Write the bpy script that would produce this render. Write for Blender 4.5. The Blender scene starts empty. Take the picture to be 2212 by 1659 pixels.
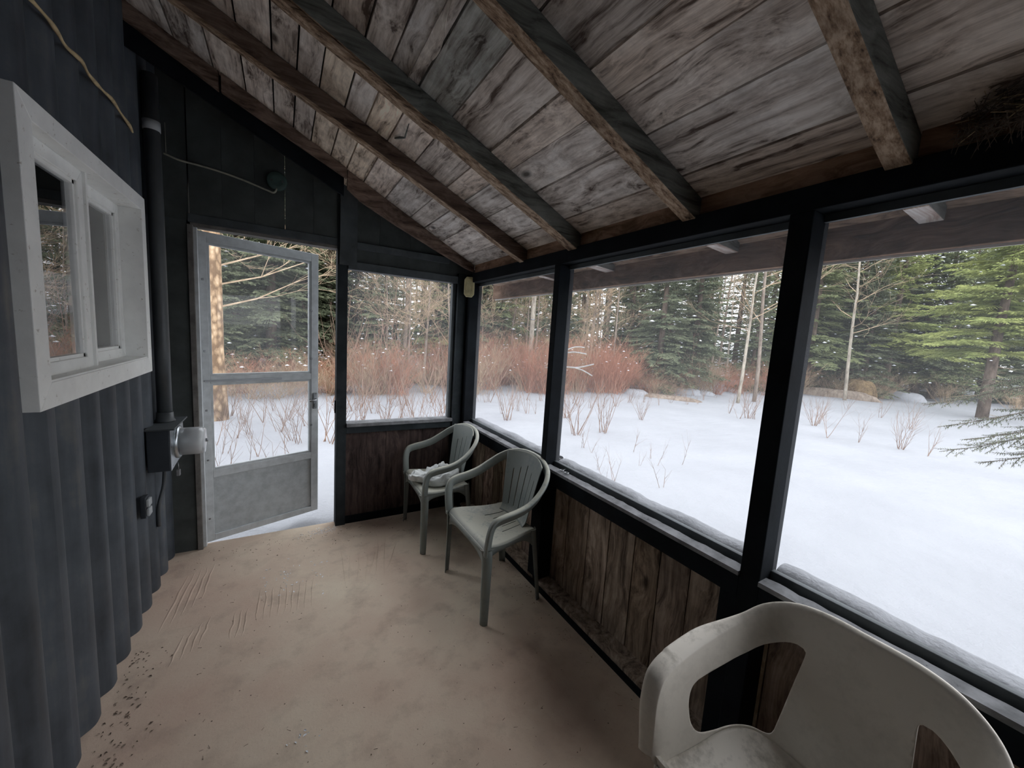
import bpy, math, random
import numpy as np
from mathutils import Vector, Matrix, noise as mnoise
C = bpy.context.scene.collection
R = random.Random(7)
PI = math.pi
# ------------------------------------------------------------------ camera, sky, exposure
cam = bpy.data.cameras.new('camera'); cam_o = bpy.data.objects.new('camera', cam); C.objects.link(cam_o)
rx = Vector((0.8611212670600843, -0.5045459084835916, 0.0624787135695206))
uy = Vector((0.006473489606172965, 0.13376456623922314, 0.9909919953012494))
fz = Vector((0.5083583945890475, 0.8529598273373136, -0.11845368546206803))
m = Matrix.Identity(4)
for i in range(3):
    m[i][0] = rx[i]; m[i][1] = uy[i]; m[i][2] = -fz[i]
m[2][3] = 1.4554
cam_o.matrix_world = m
cam.sensor_width = 36; cam.lens = 839.13 / 2212 * 36; cam.clip_start = 0.02; cam.clip_end = 400
bpy.context.scene.camera = cam_o
w = bpy.data.worlds.new('overcast_sky'); bpy.context.scene.world = w; w.use_nodes = True
wn = w.node_tree.nodes; wl = w.node_tree.links
bg = wn['Background']
tc = wn.new('ShaderNodeTexCoord'); sx = wn.new('ShaderNodeSeparateXYZ'); cr = wn.new('ShaderNodeValToRGB')
wl.new(tc.outputs['Generated'], sx.inputs[0]); wl.new(sx.outputs['Z'], cr.inputs[0]); wl.new(cr.outputs[0], bg.inputs[0])
cr.color_ramp.elements[0].position = 0.0; cr.color_ramp.elements[0].color = (.84, .87, .93, 1)
cr.color_ramp.elements[1].position = 1.0; cr.color_ramp.elements[1].color = (.90, .93, .98, 1)
bg.inputs[1].default_value = 1.35
vs = bpy.context.scene.view_settings
bpy.context.scene.display_settings.display_device = 'sRGB'
vs.view_transform = 'Standard'; vs.look = 'None'; vs.gamma = 1; vs.use_curve_mapping = False
vs.exposure = 1.6

# ------------------------------------------------------------------ helpers
def lin(c):
    if isinstance(c, str):
        c = [int(c[i:i+2], 16) / 255 for i in (0, 2, 4)]
    return tuple((x/12.92 if x <= .04045 else ((x+.055)/1.055)**2.4) for x in c) + (1,)
class NT:
    def __init__(s, name):
        s.m = bpy.data.materials.new(name); s.m.use_nodes = True
        s.t = s.m.node_tree; s.n = s.t.nodes; s.b = s.n['Principled BSDF']; s.out = s.n['Material Output']
    def new(s, typ, ins=None, **kw):
        nd = s.n.new('ShaderNode' + typ)
        for k, v in kw.items(): setattr(nd, k, v)
        for k, v in (ins or {}).items():
            if isinstance(v, bpy.types.NodeSocket): s.t.links.new(v, nd.inputs[k])
            else: nd.inputs[k].default_value = v
        return nd
    def math(s, op, a, b=0.0, c=0.0, clamp=False):
        nd = s.n.new('ShaderNodeMath'); nd.operation = op; nd.use_clamp = clamp
        for i, v in enumerate((a, b, c)):
            if isinstance(v, bpy.types.NodeSocket): s.t.links.new(v, nd.inputs[i])
            else: nd.inputs[i].default_value = v
        return nd.outputs[0]
    def mix(s, f, a, b, mode='MIX'):
        nd = s.n.new('ShaderNodeMix'); nd.data_type = 'RGBA'; nd.blend_type = mode
        for i, v in ((0, f), (6, a), (7, b)):
            if isinstance(v, bpy.types.NodeSocket): s.t.links.new(v, nd.inputs[i])
            else: nd.inputs[i].default_value = v
        return nd.outputs[2]
    def ramp(s, f, stops):
        nd = s.n.new('ShaderNodeValToRGB'); s.t.links.new(f, nd.inputs[0])
        while len(nd.color_ramp.elements) < len(stops): nd.color_ramp.elements.new(.5)
        for e, (p, c) in zip(nd.color_ramp.elements, stops): e.position = p; e.color = c if not isinstance(c, (int, float)) else (c, c, c, 1)
        return nd.outputs[0]
    def noise(s, vec, scale, detail=4, rough=.55, dist=0):
        nd = s.new('TexNoise', {'Scale': scale, 'Detail': detail, 'Roughness': rough, 'Distortion': dist})
        if vec is not None: s.t.links.new(vec, nd.inputs['Vector'])
        return nd.outputs[0]
    def coords(s, rand=True, scale=(1, 1, 1)):
        tc = s.n.new('ShaderNodeTexCoord'); v = tc.outputs['Object']
        if rand:
            oi = s.n.new('ShaderNodeObjectInfo')
            a = s.new('VectorMath', {0: (31.0, 17.0, 23.0)}, operation='SCALE'); s.t.links.new(oi.outputs['Random'], a.inputs['Scale'])
            b = s.new('VectorMath', {0: v, 1: a.outputs[0]}, operation='ADD'); v = b.outputs[0]
        if scale != (1, 1, 1):
            v = s.new('VectorMath', {0: v, 1: scale}, operation='MULTIPLY').outputs[0]
        return v
    def set(s, **kw):
        for k, v in kw.items():
            k = k.replace('_', ' ')
            if isinstance(v, bpy.types.NodeSocket): s.t.links.new(v, s.b.inputs[k])
            else: s.b.inputs[k].default_value = v
    def bump(s, h, strength=.3, dist=.01):
        nd = s.new('Bump', {'Strength': strength, 'Distance': dist, 'Height': h}); s.t.links.new(nd.outputs[0], s.b.inputs['Normal'])

def wood(name, light, mid, dark, axis=1, knots=True, rough=.85, tint=False, knot_s=1.0, gr=1.0):
    t = NT(name); v0 = t.coords(True)
    sc = [30*gr, 30*gr, 30*gr]; sc[axis] = 1.6
    ks = [6.0*knot_s]*3; ks[axis] = 3.2*knot_s
    kv = t.new('VectorMath', {0: v0, 1: tuple(ks)}, operation='MULTIPLY').outputs[0]
    vo = t.new('TexVoronoi', {'Vector': kv, 'Scale': 1.0}); d = vo.outputs['Distance']
    warp = t.math('MULTIPLY', t.ramp(d, [(0.0, 1.0), (.55, 0.0)]), 1.6 if knots else 0)
    wob = t.noise(v0, 3.0, 2); wob2 = t.math('MULTIPLY', wob, 3.0)
    v1 = t.new('VectorMath', {0: v0, 1: tuple(sc)}, operation='MULTIPLY').outputs[0]
    cmb = t.new('CombineXYZ'); tot = t.math('ADD', warp, wob2)
    for i in range(3):
        if i != axis: t.t.links.new(tot, cmb.inputs[i])
    v2 = t.new('VectorMath', {0: v1, 1: cmb.outputs[0]}, operation='ADD').outputs[0]
    fib = t.noise(v2, 1.0, 6, .65)
    fine = t.noise(v2, 4.5, 3, .6)
    blot = t.noise(v0, 2.2, 4, .6)
    g = t.math('ADD', t.math('MULTIPLY', fib, .62), t.math('ADD', t.math('MULTIPLY', fine, .18), t.math('MULTIPLY', blot, .20)))
    col = t.ramp(g, [(.38, lin(dark)), (.48, lin(mid)), (.59, lin(light))])
    st = t.ramp(t.noise(v0, 5.0, 5, .7), [(.46, 0.0), (.66, 1.0)])
    col = t.mix(t.math('MULTIPLY', st, .38), col, lin(dark))
    if knots:
        kn = t.ramp(d, [(.055, 1.0), (.14, 0.0)])
        sel = t.math('GREATER_THAN', t.new('SeparateColor', {0: vo.outputs['Color']}).outputs[0], .25)
        col = t.mix(t.math('MULTIPLY', t.math('MULTIPLY', kn, sel), .85), col, lin('2a201b'))
    if tint:
        oi = t.n.new('ShaderNodeObjectInfo'); col = t.mix(1.0, col, oi.outputs['Color'], 'MULTIPLY')
    t.set(Base_Color=col, Roughness=rough, Specular_IOR_Level=.2)
    t.bump(t.math('ADD', fib, t.math('MULTIPLY', fine, .4)), .45, .004)
    return t.m
def painted(name, c, rough=.6, var=.25, scale=6, bump=.15, chips=None, spec=.4, tint=False):
    t = NT(name); v = t.coords(True)
    n1 = t.noise(v, scale, 5, .6)
    a = lin(c); b = tuple(x*(1-var) for x in a[:3]) + (1,); d = tuple(min(1, x*(1+var)) for x in a[:3]) + (1,)
    col = t.ramp(n1, [(.35, b), (.65, d)])
    if chips:
        col = t.mix(t.ramp(t.noise(v, 40, 6, .7), [(.62, 0.0), (.68, .7)]), col, lin(chips))
    if tint:
        oi = t.n.new('ShaderNodeObjectInfo'); col = t.mix(1.0, col, oi.outputs['Color'], 'MULTIPLY')
    t.set(Base_Color=col, Roughness=rough, Specular_IOR_Level=spec)
    t.bump(t.noise(v, 60, 5, .6), bump, .003)
    return t.m
M = {}
M['plank'] = wood('weathered_board', 'fbf3ea', 'd3c7bc', '5e5048', axis=1, tint=True)
M['rafter_bottom'] = wood('rough_sawn_wood', 'c4ad96', '957c66', '42342a', axis=0, knots=False, gr=2.0)
M['rafter_side'] = wood('dark_stained_wood', '83847e', '686963', '34342f', axis=0, knots=False)
M['peeled'] = wood('peeling_painted_tail', 'f4eeea', 'c9b6ac', '7c5e50', axis=0, knots=False, gr=1.2)
M['rafter_brown'] = wood('brown_wood', '8a766a', '6a584d', '3a2d27', axis=0, knots=False)
M['fascia'] = wood('brown_fascia_wood', 'a98871', '836550', '46341f', axis=1, knots=True, gr=.7)
M['board_dark'] = wood('dark_brown_board', 'b5a594', '8c7c6d', '4a3e35', axis=2, tint=True)
M['board_stain'] = wood('stained_panel_board', '5a4c48', '443936', '241d1c', axis=2)
M['black'] = painted('black_paint', '12161a', .8, .35, 8, .2, None, .12)
M['endpost'] = painted('hazed_post_paint', '2f3437', .75, .3, 8, .2, None, .15)  # black post paint lightened, haze of distance put into the colour
M['endwall'] = painted('dark_green_grey_paint', '424746', .7, .3, 5, .2)
M['endrail'] = painted('charcoal_paint', '4b5154', .6, .25, 8, .2)
M['jamb'] = painted('old_grey_paint', '6d6a66', .7, .3, 12, .2, '3a3430')
M['ledge'] = painted('dusty_grey_wood', '77787a', .9, .35, 14, .5, '3a3c40')
M['white'] = painted('white_window_paint', 'f0f1ee', .55, .05, 9, .15, 'a49a8e')
M['alu'] = painted('weathered_aluminium', 'c0c5c7', .5, .13, 14, .1, None, .5)
M['alu_panel'] = painted('pale_grey_door_panel', 'b2b8ba', .55, .12, 20, .25, None, .5)
M['box'] = painted('dark_meter_box_paint', '2c3137', .5, .15, 6, .1)
M['pipe'] = painted('dark_grey_pipe', '43474a', .45, .2, 6, .1, None, .5)
M['cable'] = painted('yellowed_cable', 'b8a27c', .7, .25, 30, .2)
M['cable_grey'] = painted('grey_cable', '9a9a8c', .7, .15, 30, .1)
M['disc'] = painted('green_grey_cover', '3c4f4b', .6, .15, 10, .1)
M['cream'] = painted('cream_plastic', 'c9bf94', .45, .18, 25, .1)
M['dark'] = painted('black_interior', '0c0c0d', .9, .2, 5, .1)
M['room'] = painted('dim_room_paint', '3a3532', .9, .2, 5, .1)
M['curtain'] = painted('grey_curtain', '7d7c76', .95, .15, 4, .1)
M['strip'] = painted('sticker_grey', 'a8acae', .6, .1, 6, .1)
def metal(name, c, rough):
    t = NT(name); v = t.coords(True)
    t.set(Base_Color=lin(c), Metallic=1.0, Roughness=t.ramp(t.noise(v, 20, 4), [(.3, rough*.7), (.7, rough*1.3)]))
    return t.m
M['galv'] = metal('galvanised_steel', 'b9bec2', .35)
M['steel'] = metal('dull_steel', '8a8c8e', .4)
# corrugated sheet
t = NT('painted_corrugated_steel'); v = t.coords(False)
n1 = t.noise(v, 4, 6, .65); st = t.noise(t.coords(False, (14, 14, 1.2)), 1.0, 5, .6)
col = t.ramp(t.math('ADD', t.math('MULTIPLY', n1, .5), t.math('MULTIPLY', st, .5)), [(.35, lin('2a2f35')), (.55, lin('4a5057')), (.7, lin('6b6a66'))])
t.set(Base_Color=col, Roughness=.55, Specular_IOR_Level=.45); t.bump(t.noise(v, 50, 4), .2, .002); M['corrugated'] = t.m
# concrete floor
t = NT('worn_painted_concrete'); v = t.coords(False)
big = t.noise(v, 1.3, 5, .6); mid = t.noise(v, 7, 6, .6); fine = t.noise(v, 90, 5, .7)
col = t.ramp(big, [(.35, lin('c6ae9b')), (.65, lin('d8cab4'))])
sx_ = t.new('SeparateXYZ', {0: v})
red = t.ramp(t.math('ADD', sx_.outputs[0], t.math('MULTIPLY', mid, .7)), [(.0, 1.0), (.55, 0.0)])
col = t.mix(t.math('MULTIPLY', red, .35), col, lin('a08478'))
col = t.mix(t.ramp(mid, [(.5, 0.0), (.75, .55)]), col, lin('8f7d70'))
col = t.mix(t.ramp(fine, [(.6, 0.0), (.75, .5)]), col, lin('6f6259'))
spk = t.new('TexVoronoi', {'Vector': v, 'Scale': 26.0})
col = t.mix(t.math('MULTIPLY', t.ramp(spk.outputs['Distance'], [(.04, 1.0), (.09, 0.0)]), t.math('GREATER_THAN', t.new('SeparateColor', {0: spk.outputs['Color']}).outputs[0], .8)), col, lin('3c2f28'))
patch_d = t.new('VectorMath', {0: v, 1: (1.0, 1.05, 0)}, operation='DISTANCE').outputs['Value']
stain = t.ramp(t.math('ADD', patch_d, t.math('MULTIPLY', mid, .25)), [(.2, .6), (.42, 0.0)])  # darker floor patch with a ragged edge near the screened wall
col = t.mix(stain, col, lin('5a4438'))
t.set(Base_Color=col, Roughness=.75, Specular_IOR_Level=.3)
t.bump(t.math('ADD', t.math('MULTIPLY', fine, .5), t.math('MULTIPLY', mid, .8)), .35, .006); M['floor'] = t.m
# snow
t = NT('snow'); v = t.coords(False)
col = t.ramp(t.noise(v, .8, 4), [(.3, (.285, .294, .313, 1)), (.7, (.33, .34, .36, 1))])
t.set(Base_Color=col, Roughness=.8, Specular_IOR_Level=.2, Subsurface_Weight=.0)
t.bump(t.math('ADD', t.math('ADD', t.noise(v, 1.6, 4), t.noise(v, 5, 5)), t.math('MULTIPLY', t.noise(v, 60, 4), .2)), .45, .08); M['snow'] = t.m
t = NT('bright_snow'); t.set(Base_Color=(.82, .84, .88, 1), Roughness=.8); M['snow_bright'] = t.m  # brighter copy of the snow colour, offsets shade on pads, tufts and flecks
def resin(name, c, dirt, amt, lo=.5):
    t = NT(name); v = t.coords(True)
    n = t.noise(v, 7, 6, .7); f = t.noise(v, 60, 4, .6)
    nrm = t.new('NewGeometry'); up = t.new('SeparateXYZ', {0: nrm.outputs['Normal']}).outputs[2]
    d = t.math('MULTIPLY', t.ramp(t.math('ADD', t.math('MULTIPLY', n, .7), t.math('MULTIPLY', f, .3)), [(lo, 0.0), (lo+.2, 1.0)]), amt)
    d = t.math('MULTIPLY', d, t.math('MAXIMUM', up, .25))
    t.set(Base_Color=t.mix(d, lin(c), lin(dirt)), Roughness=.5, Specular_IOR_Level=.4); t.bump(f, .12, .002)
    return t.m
M['resin_grey'] = resin('grey_green_resin', '6e797b', 'b3b2a4', 1.0, .28)  # shade of the chairs put into the dark base, pale dust on upward faces
M['resin_white'] = resin('off_white_resin', 'e4ddd1', '6b6450', .75, .48)
M['cloth'] = painted('frosted_plastic_bag', 'd9dcda', .6, .2, 12, .3)
def bark(name, c, c2, s=8):
    t = NT(name); v = t.coords(True, (s, s, s*.35)); n = t.noise(v, 1, 6, .7)
    t.set(Base_Color=t.ramp(n, [(.35, lin(c2)), (.65, lin(c))]), Roughness=.95, Specular_IOR_Level=.1); t.bump(n, .6, .02); return t.m
M['bark'] = bark('grey_bark', '9a8d80', '675c53')
M['bark_tan'] = bark('tan_flaky_bark', 'c3a887', '84694e', 14)
t = NT('tan_scaly_bark'); v = t.coords(True, (9, 9, 5)); vo = t.new('TexVoronoi', {'Vector': v, 'Scale': 1.6}); n_ = t.noise(v, 2, 5, .7)
f_ = t.math('ADD', t.math('MULTIPLY', vo.outputs['Distance'], .6), t.math('MULTIPLY', n_, .6))
t.set(Base_Color=t.ramp(f_, [(.3, lin('d8bf9f')), (.5, lin('b89a78')), (.72, lin('7a6148'))]), Roughness=.95); t.bump(f_, .9, .02); M['bark_tan'] = t.m
M['bark_pale'] = bark('pale_birch_bark', 'bdb5a5', '7e756a', 10)
M['bark_dark'] = bark('dark_spruce_bark', '7a6c60', '4e433b')
M['heap_brown'] = bark('brown_heap', '8f7a5c', '50412f', 5)
M['twig'] = bark('tan_twigs', 'c4ae93', '917d65', 5)
M['twig_red'] = bark('red_osier_twigs', 'c49078', '986a55', 3)
M['sapling'] = bark('sapling_bark', '9a8272', '73594c', 6)
def foliage(name, a, b):
    t = NT(name); v = t.coords(True); n = t.noise(v, 1.3, 4, .6)
    oi = t.n.new('ShaderNodeObjectInfo')
    col = t.ramp(n, [(.35, lin(a)), (.65, lin(b))])
    col = t.mix(t.math('MULTIPLY', oi.outputs['Random'], .35), col, lin('5a6048'))
    t.set(Base_Color=col, Roughness=.8, Specular_IOR_Level=.15); return t.m
M['spruce'] = foliage('spruce_needles', '555c49', '7c8266')
M['fir'] = foliage('fir_needles', '687150', '8e9568')
M['pine'] = foliage('yellow_green_needles', '7f8c50', 'adb36c')
def glass(name, tr, rough=0.0, haze=.0, fm=1.7):
    t = NT(name); n = t.n
    n.remove(t.b)
    tb = t.new('BsdfTransparent', {'Color': (tr, tr, tr, 1)}); gl = t.new('BsdfGlossy', {'Color': (1, 1, 1, 1), 'Roughness': rough})
    fr = t.new('Fresnel', {'IOR': 1.5}); mx = t.new('MixShader'); 
    f2 = t.math('MULTIPLY', fr.outputs[0], fm, clamp=True)
    t.t.links.new(f2, mx.inputs[0]); t.t.links.new(tb.outputs[0], mx.inputs[1]); t.t.links.new(gl.outputs[0], mx.inputs[2])
    res = mx
    if haze:
        df = t.new('BsdfDiffuse', {'Color': (.8, .82, .85, 1)}); tl = t.new('BsdfTranslucent', {'Color': (.8, .82, .85, 1)})
        m2 = t.new('MixShader', {0: .5, 1: df.outputs[0], 2: tl.outputs[0]}); m3 = t.new('MixShader', {0: haze, 1: mx.outputs[0], 2: m2.outputs[0]}); res = m3
    t.t.links.new(res.outputs[0], t.out.inputs[0]); return t.m
M['glass'] = glass('window_glass', .92)
M['dusty_glass'] = glass('dusty_door_glass', .95, 0, .09, .35)
M['clear_glass'] = glass('clear_door_glass', .97, 0, .04, .3)
M['meter_glass'] = glass('meter_glass', .85, .05, .45)
def screen(name, f, sc):
    t = NT(name); t.n.remove(t.b)
    v = t.coords(False)
    tb = t.new('BsdfTransparent', {'Color': (1, 1, 1, 1)}); df = t.new('BsdfDiffuse', {'Color': (.42, .43, .44, 1)}); tl = t.new('BsdfTranslucent', {'Color': (.42, .43, .44, 1)})
    m2 = t.new('MixShader', {0: .5, 1: df.outputs[0], 2: tl.outputs[0]})
    s = t.new('SeparateXYZ', {0: v})
    fac = None
    for ax in (0, 1, 2):
        w_ = t.math('GREATER_THAN', t.math('FRACT', t.math('MULTIPLY', s.outputs[ax], sc)), 1-f)
        if ax == 2 or True: fac = w_ if fac is None else t.math('MAXIMUM', fac, w_)
    mx = t.new('MixShader', {1: tb.outputs[0], 2: m2.outputs[0]}); t.t.links.new(fac, mx.inputs[0])
    t.t.links.new(mx.outputs[0], t.out.inputs[0]); return t.m
def screen2(name, f):
    t = NT(name); t.n.remove(t.b)
    tb = t.new('BsdfTransparent', {'Color': (1, 1, 1, 1)}); df = t.new('BsdfDiffuse', {'Color': (.45, .46, .48, 1)}); tl = t.new('BsdfTranslucent', {'Color': (.45, .46, .48, 1)})
    m2 = t.new('MixShader', {0: .5, 1: df.outputs[0], 2: tl.outputs[0]})
    mx = t.new('MixShader', {0: f, 1: tb.outputs[0], 2: m2.outputs[0]})
    t.t.links.new(mx.outputs[0], t.out.inputs[0]); return t.m
M['screen'] = screen2('insect_screen_mesh', .10)

class MB:
    def __init__(s): s.v = []; s.f = []; s.mi = []; s.sm = []
    def add(s, vs_, fs, mi=0, smooth=False):
        o = len(s.v); s.v.extend([tuple(p) for p in vs_]); s.f.extend([tuple(i+o for i in f) for f in fs])
        s.mi.extend([mi]*len(fs)); s.sm.extend([smooth]*len(fs)); return s
    def box(s, x0, x1, y0, y1, z0, z1, mi=0):
        vs_ = [(x, y, z) for x in (x0, x1) for y in (y0, y1) for z in (z0, z1)]
        return s.add(vs_, [(0, 1, 3, 2), (4, 6, 7, 5), (0, 4, 5, 1), (2, 3, 7, 6), (0, 2, 6, 4), (1, 5, 7, 3)], mi)
    def hexa(s, a, b, mi=0, mis=None):   # a: 4 pts, b: 4 pts
        vs_ = list(a)+list(b); fs = [(3, 2, 1, 0), (4, 5, 6, 7)]+[(i, (i+1) % 4, 4+(i+1) % 4, 4+i) for i in range(4)]
        s.add(vs_, fs, mi)
        if mis: s.mi[-6:] = mis
        return s
    def prism(s, poly, ax, a, b, mi=0):
        def P(p, t):
            q = list(p); q.insert(ax, t); return tuple(q)
        n = len(poly); vs_ = [P(p, a) for p in poly]+[P(p, b) for p in poly]
        return s.add(vs_, [tuple(range(n))[::-1], tuple(range(n, 2*n))]+[(i, (i+1) % n, n+(i+1) % n, n+i) for i in range(n)], mi)
    def tube(s, pts, r, n=8, mi=0, cap=True, smooth=True):
        pts = [Vector(p) for p in pts]; rs = r if isinstance(r, (list, tuple)) else [r]*len(pts)
        T0 = (pts[1]-pts[0]).normalized(); a = T0.orthogonal().normalized(); vs_ = []
        for i, p in enumerate(pts):
            T = (pts[min(i+1, len(pts)-1)]-pts[max(i-1, 0)]).normalized()
            a = (a - T*a.dot(T)).normalized(); b = T.cross(a)
            for k in range(n):
                th = 2*PI*k/n; vs_.append(p+(a*math.cos(th)+b*math.sin(th))*rs[i])
        fs = [(i*n+k, i*n+(k+1) % n, (i+1)*n+(k+1) % n, (i+1)*n+k) for i in range(len(pts)-1) for k in range(n)]
        s.add(vs_, fs, mi, smooth)
        if cap: o = len(s.v)-len(vs_); s.f.append(tuple(o+k for k in range(n))[::-1]); s.f.append(tuple(o+(len(pts)-1)*n+k for k in range(n))); s.mi += [mi]*2; s.sm += [False]*2
        return s
    def lathe(s, prof, c, axis=2, n=24, mi=0, smooth=True):   # prof: (r, h)
        vs_ = []
        for r, h in prof:
            for k in range(n):
                th = 2*PI*k/n; p = [r*math.cos(th), r*math.sin(th)]; p.insert(axis, h); vs_.append((p[0]+c[0], p[1]+c[1], p[2]+c[2]))
        fs = [(i*n+k, i*n+(k+1) % n, (i+1)*n+(k+1) % n, (i+1)*n+k) for i in range(len(prof)-1) for k in range(n)]
        s.add(vs_, fs, mi, smooth); o = len(s.v)-len(vs_)
        s.f.append(tuple(o+k for k in range(n))[::-1]); s.f.append(tuple(o+(len(prof)-1)*n+k for k in range(n))); s.mi += [mi]*2; s.sm += [False]*2
        return s
    def mesh(s, name):
        me = bpy.data.meshes.new(name); me.from_pydata(s.v, [], s.f)
        me.polygons.foreach_set('material_index', s.mi); me.polygons.foreach_set('use_smooth', s.sm); me.update(); return me
    def obj(s, name, mats, parent=None, bevel=0):
        o = bpy.data.objects.new(name, s.mesh(name)); C.objects.link(o)
        for mm in (mats if isinstance(mats, (list, tuple)) else [mats]): o.data.materials.append(M[mm] if isinstance(mm, str) else mm)
        if parent: o.parent = parent
        if bevel:
            b = o.modifiers.new('bevel', 'BEVEL'); b.width = bevel; b.segments = 2; b.limit_method = 'ANGLE'
        return o
def tag(o, label=None, cat=None, group=None, kind=None):
    if label: o['label'] = label
    if cat: o['category'] = cat
    if group: o['group'] = group
    if kind: o['kind'] = kind
    return o
def empty(name, loc=(0, 0, 0), rz=0):
    o = bpy.data.objects.new(name, None); C.objects.link(o); o.location = loc; o.rotation_euler = (0, 0, rz); o.empty_display_size = .1; return o
def struct(name, label, cat):
    return tag(empty(name), label, cat, kind='structure')
def B(name, x0, x1, y0, y1, z0, z1, mat, parent=None, bevel=0.0):
    return MB().box(x0, x1, y0, y1, z0, z1).obj(name, mat, parent, bevel)
def cat_rom(P, n):
    P = [Vector(p) for p in P]; out = []
    for i in range(len(P)-1):
        p0 = P[max(i-1, 0)]; p1 = P[i]; p2 = P[i+1]; p3 = P[min(i+2, len(P)-1)]
        for k in range(n):
            t = k/n; out.append(.5*((2*p1)+(p2-p0)*t+(2*p0-5*p1+4*p2-p3)*t*t+(3*p1-p0-3*p2+p3)*t**3))
    out.append(P[-1].copy()); return out

# ------------------------------------------------------------------ dimensions
XL, XR, YE = -.594, 1.28, 2.962          # corrugated wall, inner face of posts, inner face of end wall
YB = -1.9                                # back of the porch, behind the camera
def zr(x): return 1.92-.42*(x-XR)        # underside of rafters
def zb(x): return zr(x)+.085             # underside of boards

# ------------------------------------------------------------------ floor
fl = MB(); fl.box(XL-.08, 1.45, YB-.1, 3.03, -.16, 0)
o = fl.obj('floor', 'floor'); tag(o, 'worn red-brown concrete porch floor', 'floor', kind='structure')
# scuff ridges
def ridges(name, starts, mat='floor'):
    mb = MB()
    for (x0, y0, x1, y1, wd) in starts:
        n = 7; P = []
        for i in range(n):
            t_ = i/(n-1); P.append(Vector((x0+(x1-x0)*t_+R.uniform(-.004, .004), y0+(y1-y0)*t_, 0)))
        d = (P[-1]-P[0]).normalized(); q = Vector((-d.y, d.x, 0))
        vs_ = []
        for i, p in enumerate(P):
            h = .0045*math.sin(PI*i/(n-1))+.0002; ww = wd*(.4+.6*math.sin(PI*i/(n-1)))
            vs_ += [p-q*ww, p+Vector((0, 0, h)), p+q*ww]
        fs = []
        for i in range(n-1):
            a = i*3; fs += [(a, a+3, a+4, a+1), (a+1, a+4, a+5, a+2)]
        mb.add(vs_, fs, 0, True)
    return mb.obj(name, mat, o)
rg = []
for k in range(5): rg.append((-.50+.032*k, 2.20+.05*k, -.47+.028*k, 2.66+.02*k, .006))
for k in range(4): rg.append((-.42+.03*k, 1.95+.03*k, -.40+.03*k, 2.14+.03*k, .005))
for k in range(9): rg.append((-.12+.03*k, 2.10, -.115+.033*k, 2.36, .005))
for k in range(3): rg.append((-.22+.025*k, 2.02, -.21+.025*k, 2.22, .005))
for k in range(8): rg.append((.30+.035*k+R.uniform(-.01, .01), 2.22+R.uniform(-.05, .05), .33+.05*k, 2.62+R.uniform(-.1, .1), .005))
rr = ridges('scuff_ridge', rg); rr['kind'] = 'stuff'

# ------------------------------------------------------------------ corrugated left wall with the window hole
def corr(y):
    p = ((y-1.705)/.164) % 1.0
    s_ = math.cos(2*PI*(p-.5))
    return XL+.002+.019*s_+.004*math.cos(4*PI*(p-.5))*-1
mb = MB()
def corr_patch(y0, y1, z0, z1):
    n = max(2, int((y1-y0)/.0123)); ys = [y0+(y1-y0)*i/n for i in range(n+1)]; vs_ = []
    for y in ys: vs_ += [(corr(y), y, z0), (corr(y), y, z1)]
    mb.add(vs_, [(2*i, 2*i+1, 2*i+3, 2*i+2) for i in range(n)], 0, True)
    vs2 = [(XL-.06, y0, z0), (XL-.06, y0, z1), (XL-.06, y1, z1), (XL-.06, y1, z0)]
    mb.add(vs2, [(0, 1, 2, 3)])
    for y in (y0, y1): mb.add([(XL-.06, y, z0), (XL-.06, y, z1), (corr(y), y, z1), (corr(y), y, z0)], [(0, 1, 2, 3)])
HY0, HY1, HZ0, HZ1 = 1.60, 2.535, 1.235, 1.945
corr_patch(YB, HY0, -.02, 2.95); corr_patch(HY1, YE+.02, -.02, 2.95)
corr_patch(HY0, HY1, -.02, HZ0); corr_patch(HY0, HY1, HZ1, 2.95)
o = mb.obj('wall_left', 'corrugated'); tag(o, 'dark corrugated steel house wall', 'wall', kind='structure')
B('backing', XL-.16, XL-.062, YB-.05, HY0-.01, -.1, 3.1, 'dark', o)
B('backing', XL-.16, XL-.062, HY1+.01, YE+.1, -.1, 3.1, 'dark', o)
B('backing', XL-.16, XL-.062, HY0-.01, HY1+.01, -.1, HZ0-.01, 'dark', o)
B('backing', XL-.16, XL-.062, HY0-.01, HY1+.01, HZ1+.01, 3.1, 'dark', o)

# ------------------------------------------------------------------ window in the left wall
wn1 = struct('window_1', 'white framed two-sash window in the corrugated wall', 'window')
WX = XL+.030      # front of trim
WY0, WY1, WZ0, WZ1 = 1.530, 2.592, 1.175, 2.002; tw = .072
def mitre(name, pts, x0, x1, mat):
    return MB().prism(pts, 0, x0, x1).obj(name, mat, wn1, .002)
y0, y1, z0, z1 = WY0, WY1, WZ0, WZ1
iy0, iy1, iz0, iz1 = y0+tw, y1-tw*.8, z0+tw, z1-tw*.85
for pts in ([(y0, z0), (y1, z0), (iy1, iz0), (iy0, iz0)], [(y1, z0), (y1, z1), (iy1, iz1), (iy1, iz0)], [(y1, z1), (y0, z1), (iy0, iz1), (iy1, iz1)], [(y0, z1), (y0, z0), (iy0, iz0), (iy0, iz1)]):
    mitre('trim_board', pts, XL-.055, WX, 'white')
B('inner_sill', XL-.09, WX-.004, iy0, iy1, iz0-.012, iz0+.006, 'white', wn1)
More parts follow.
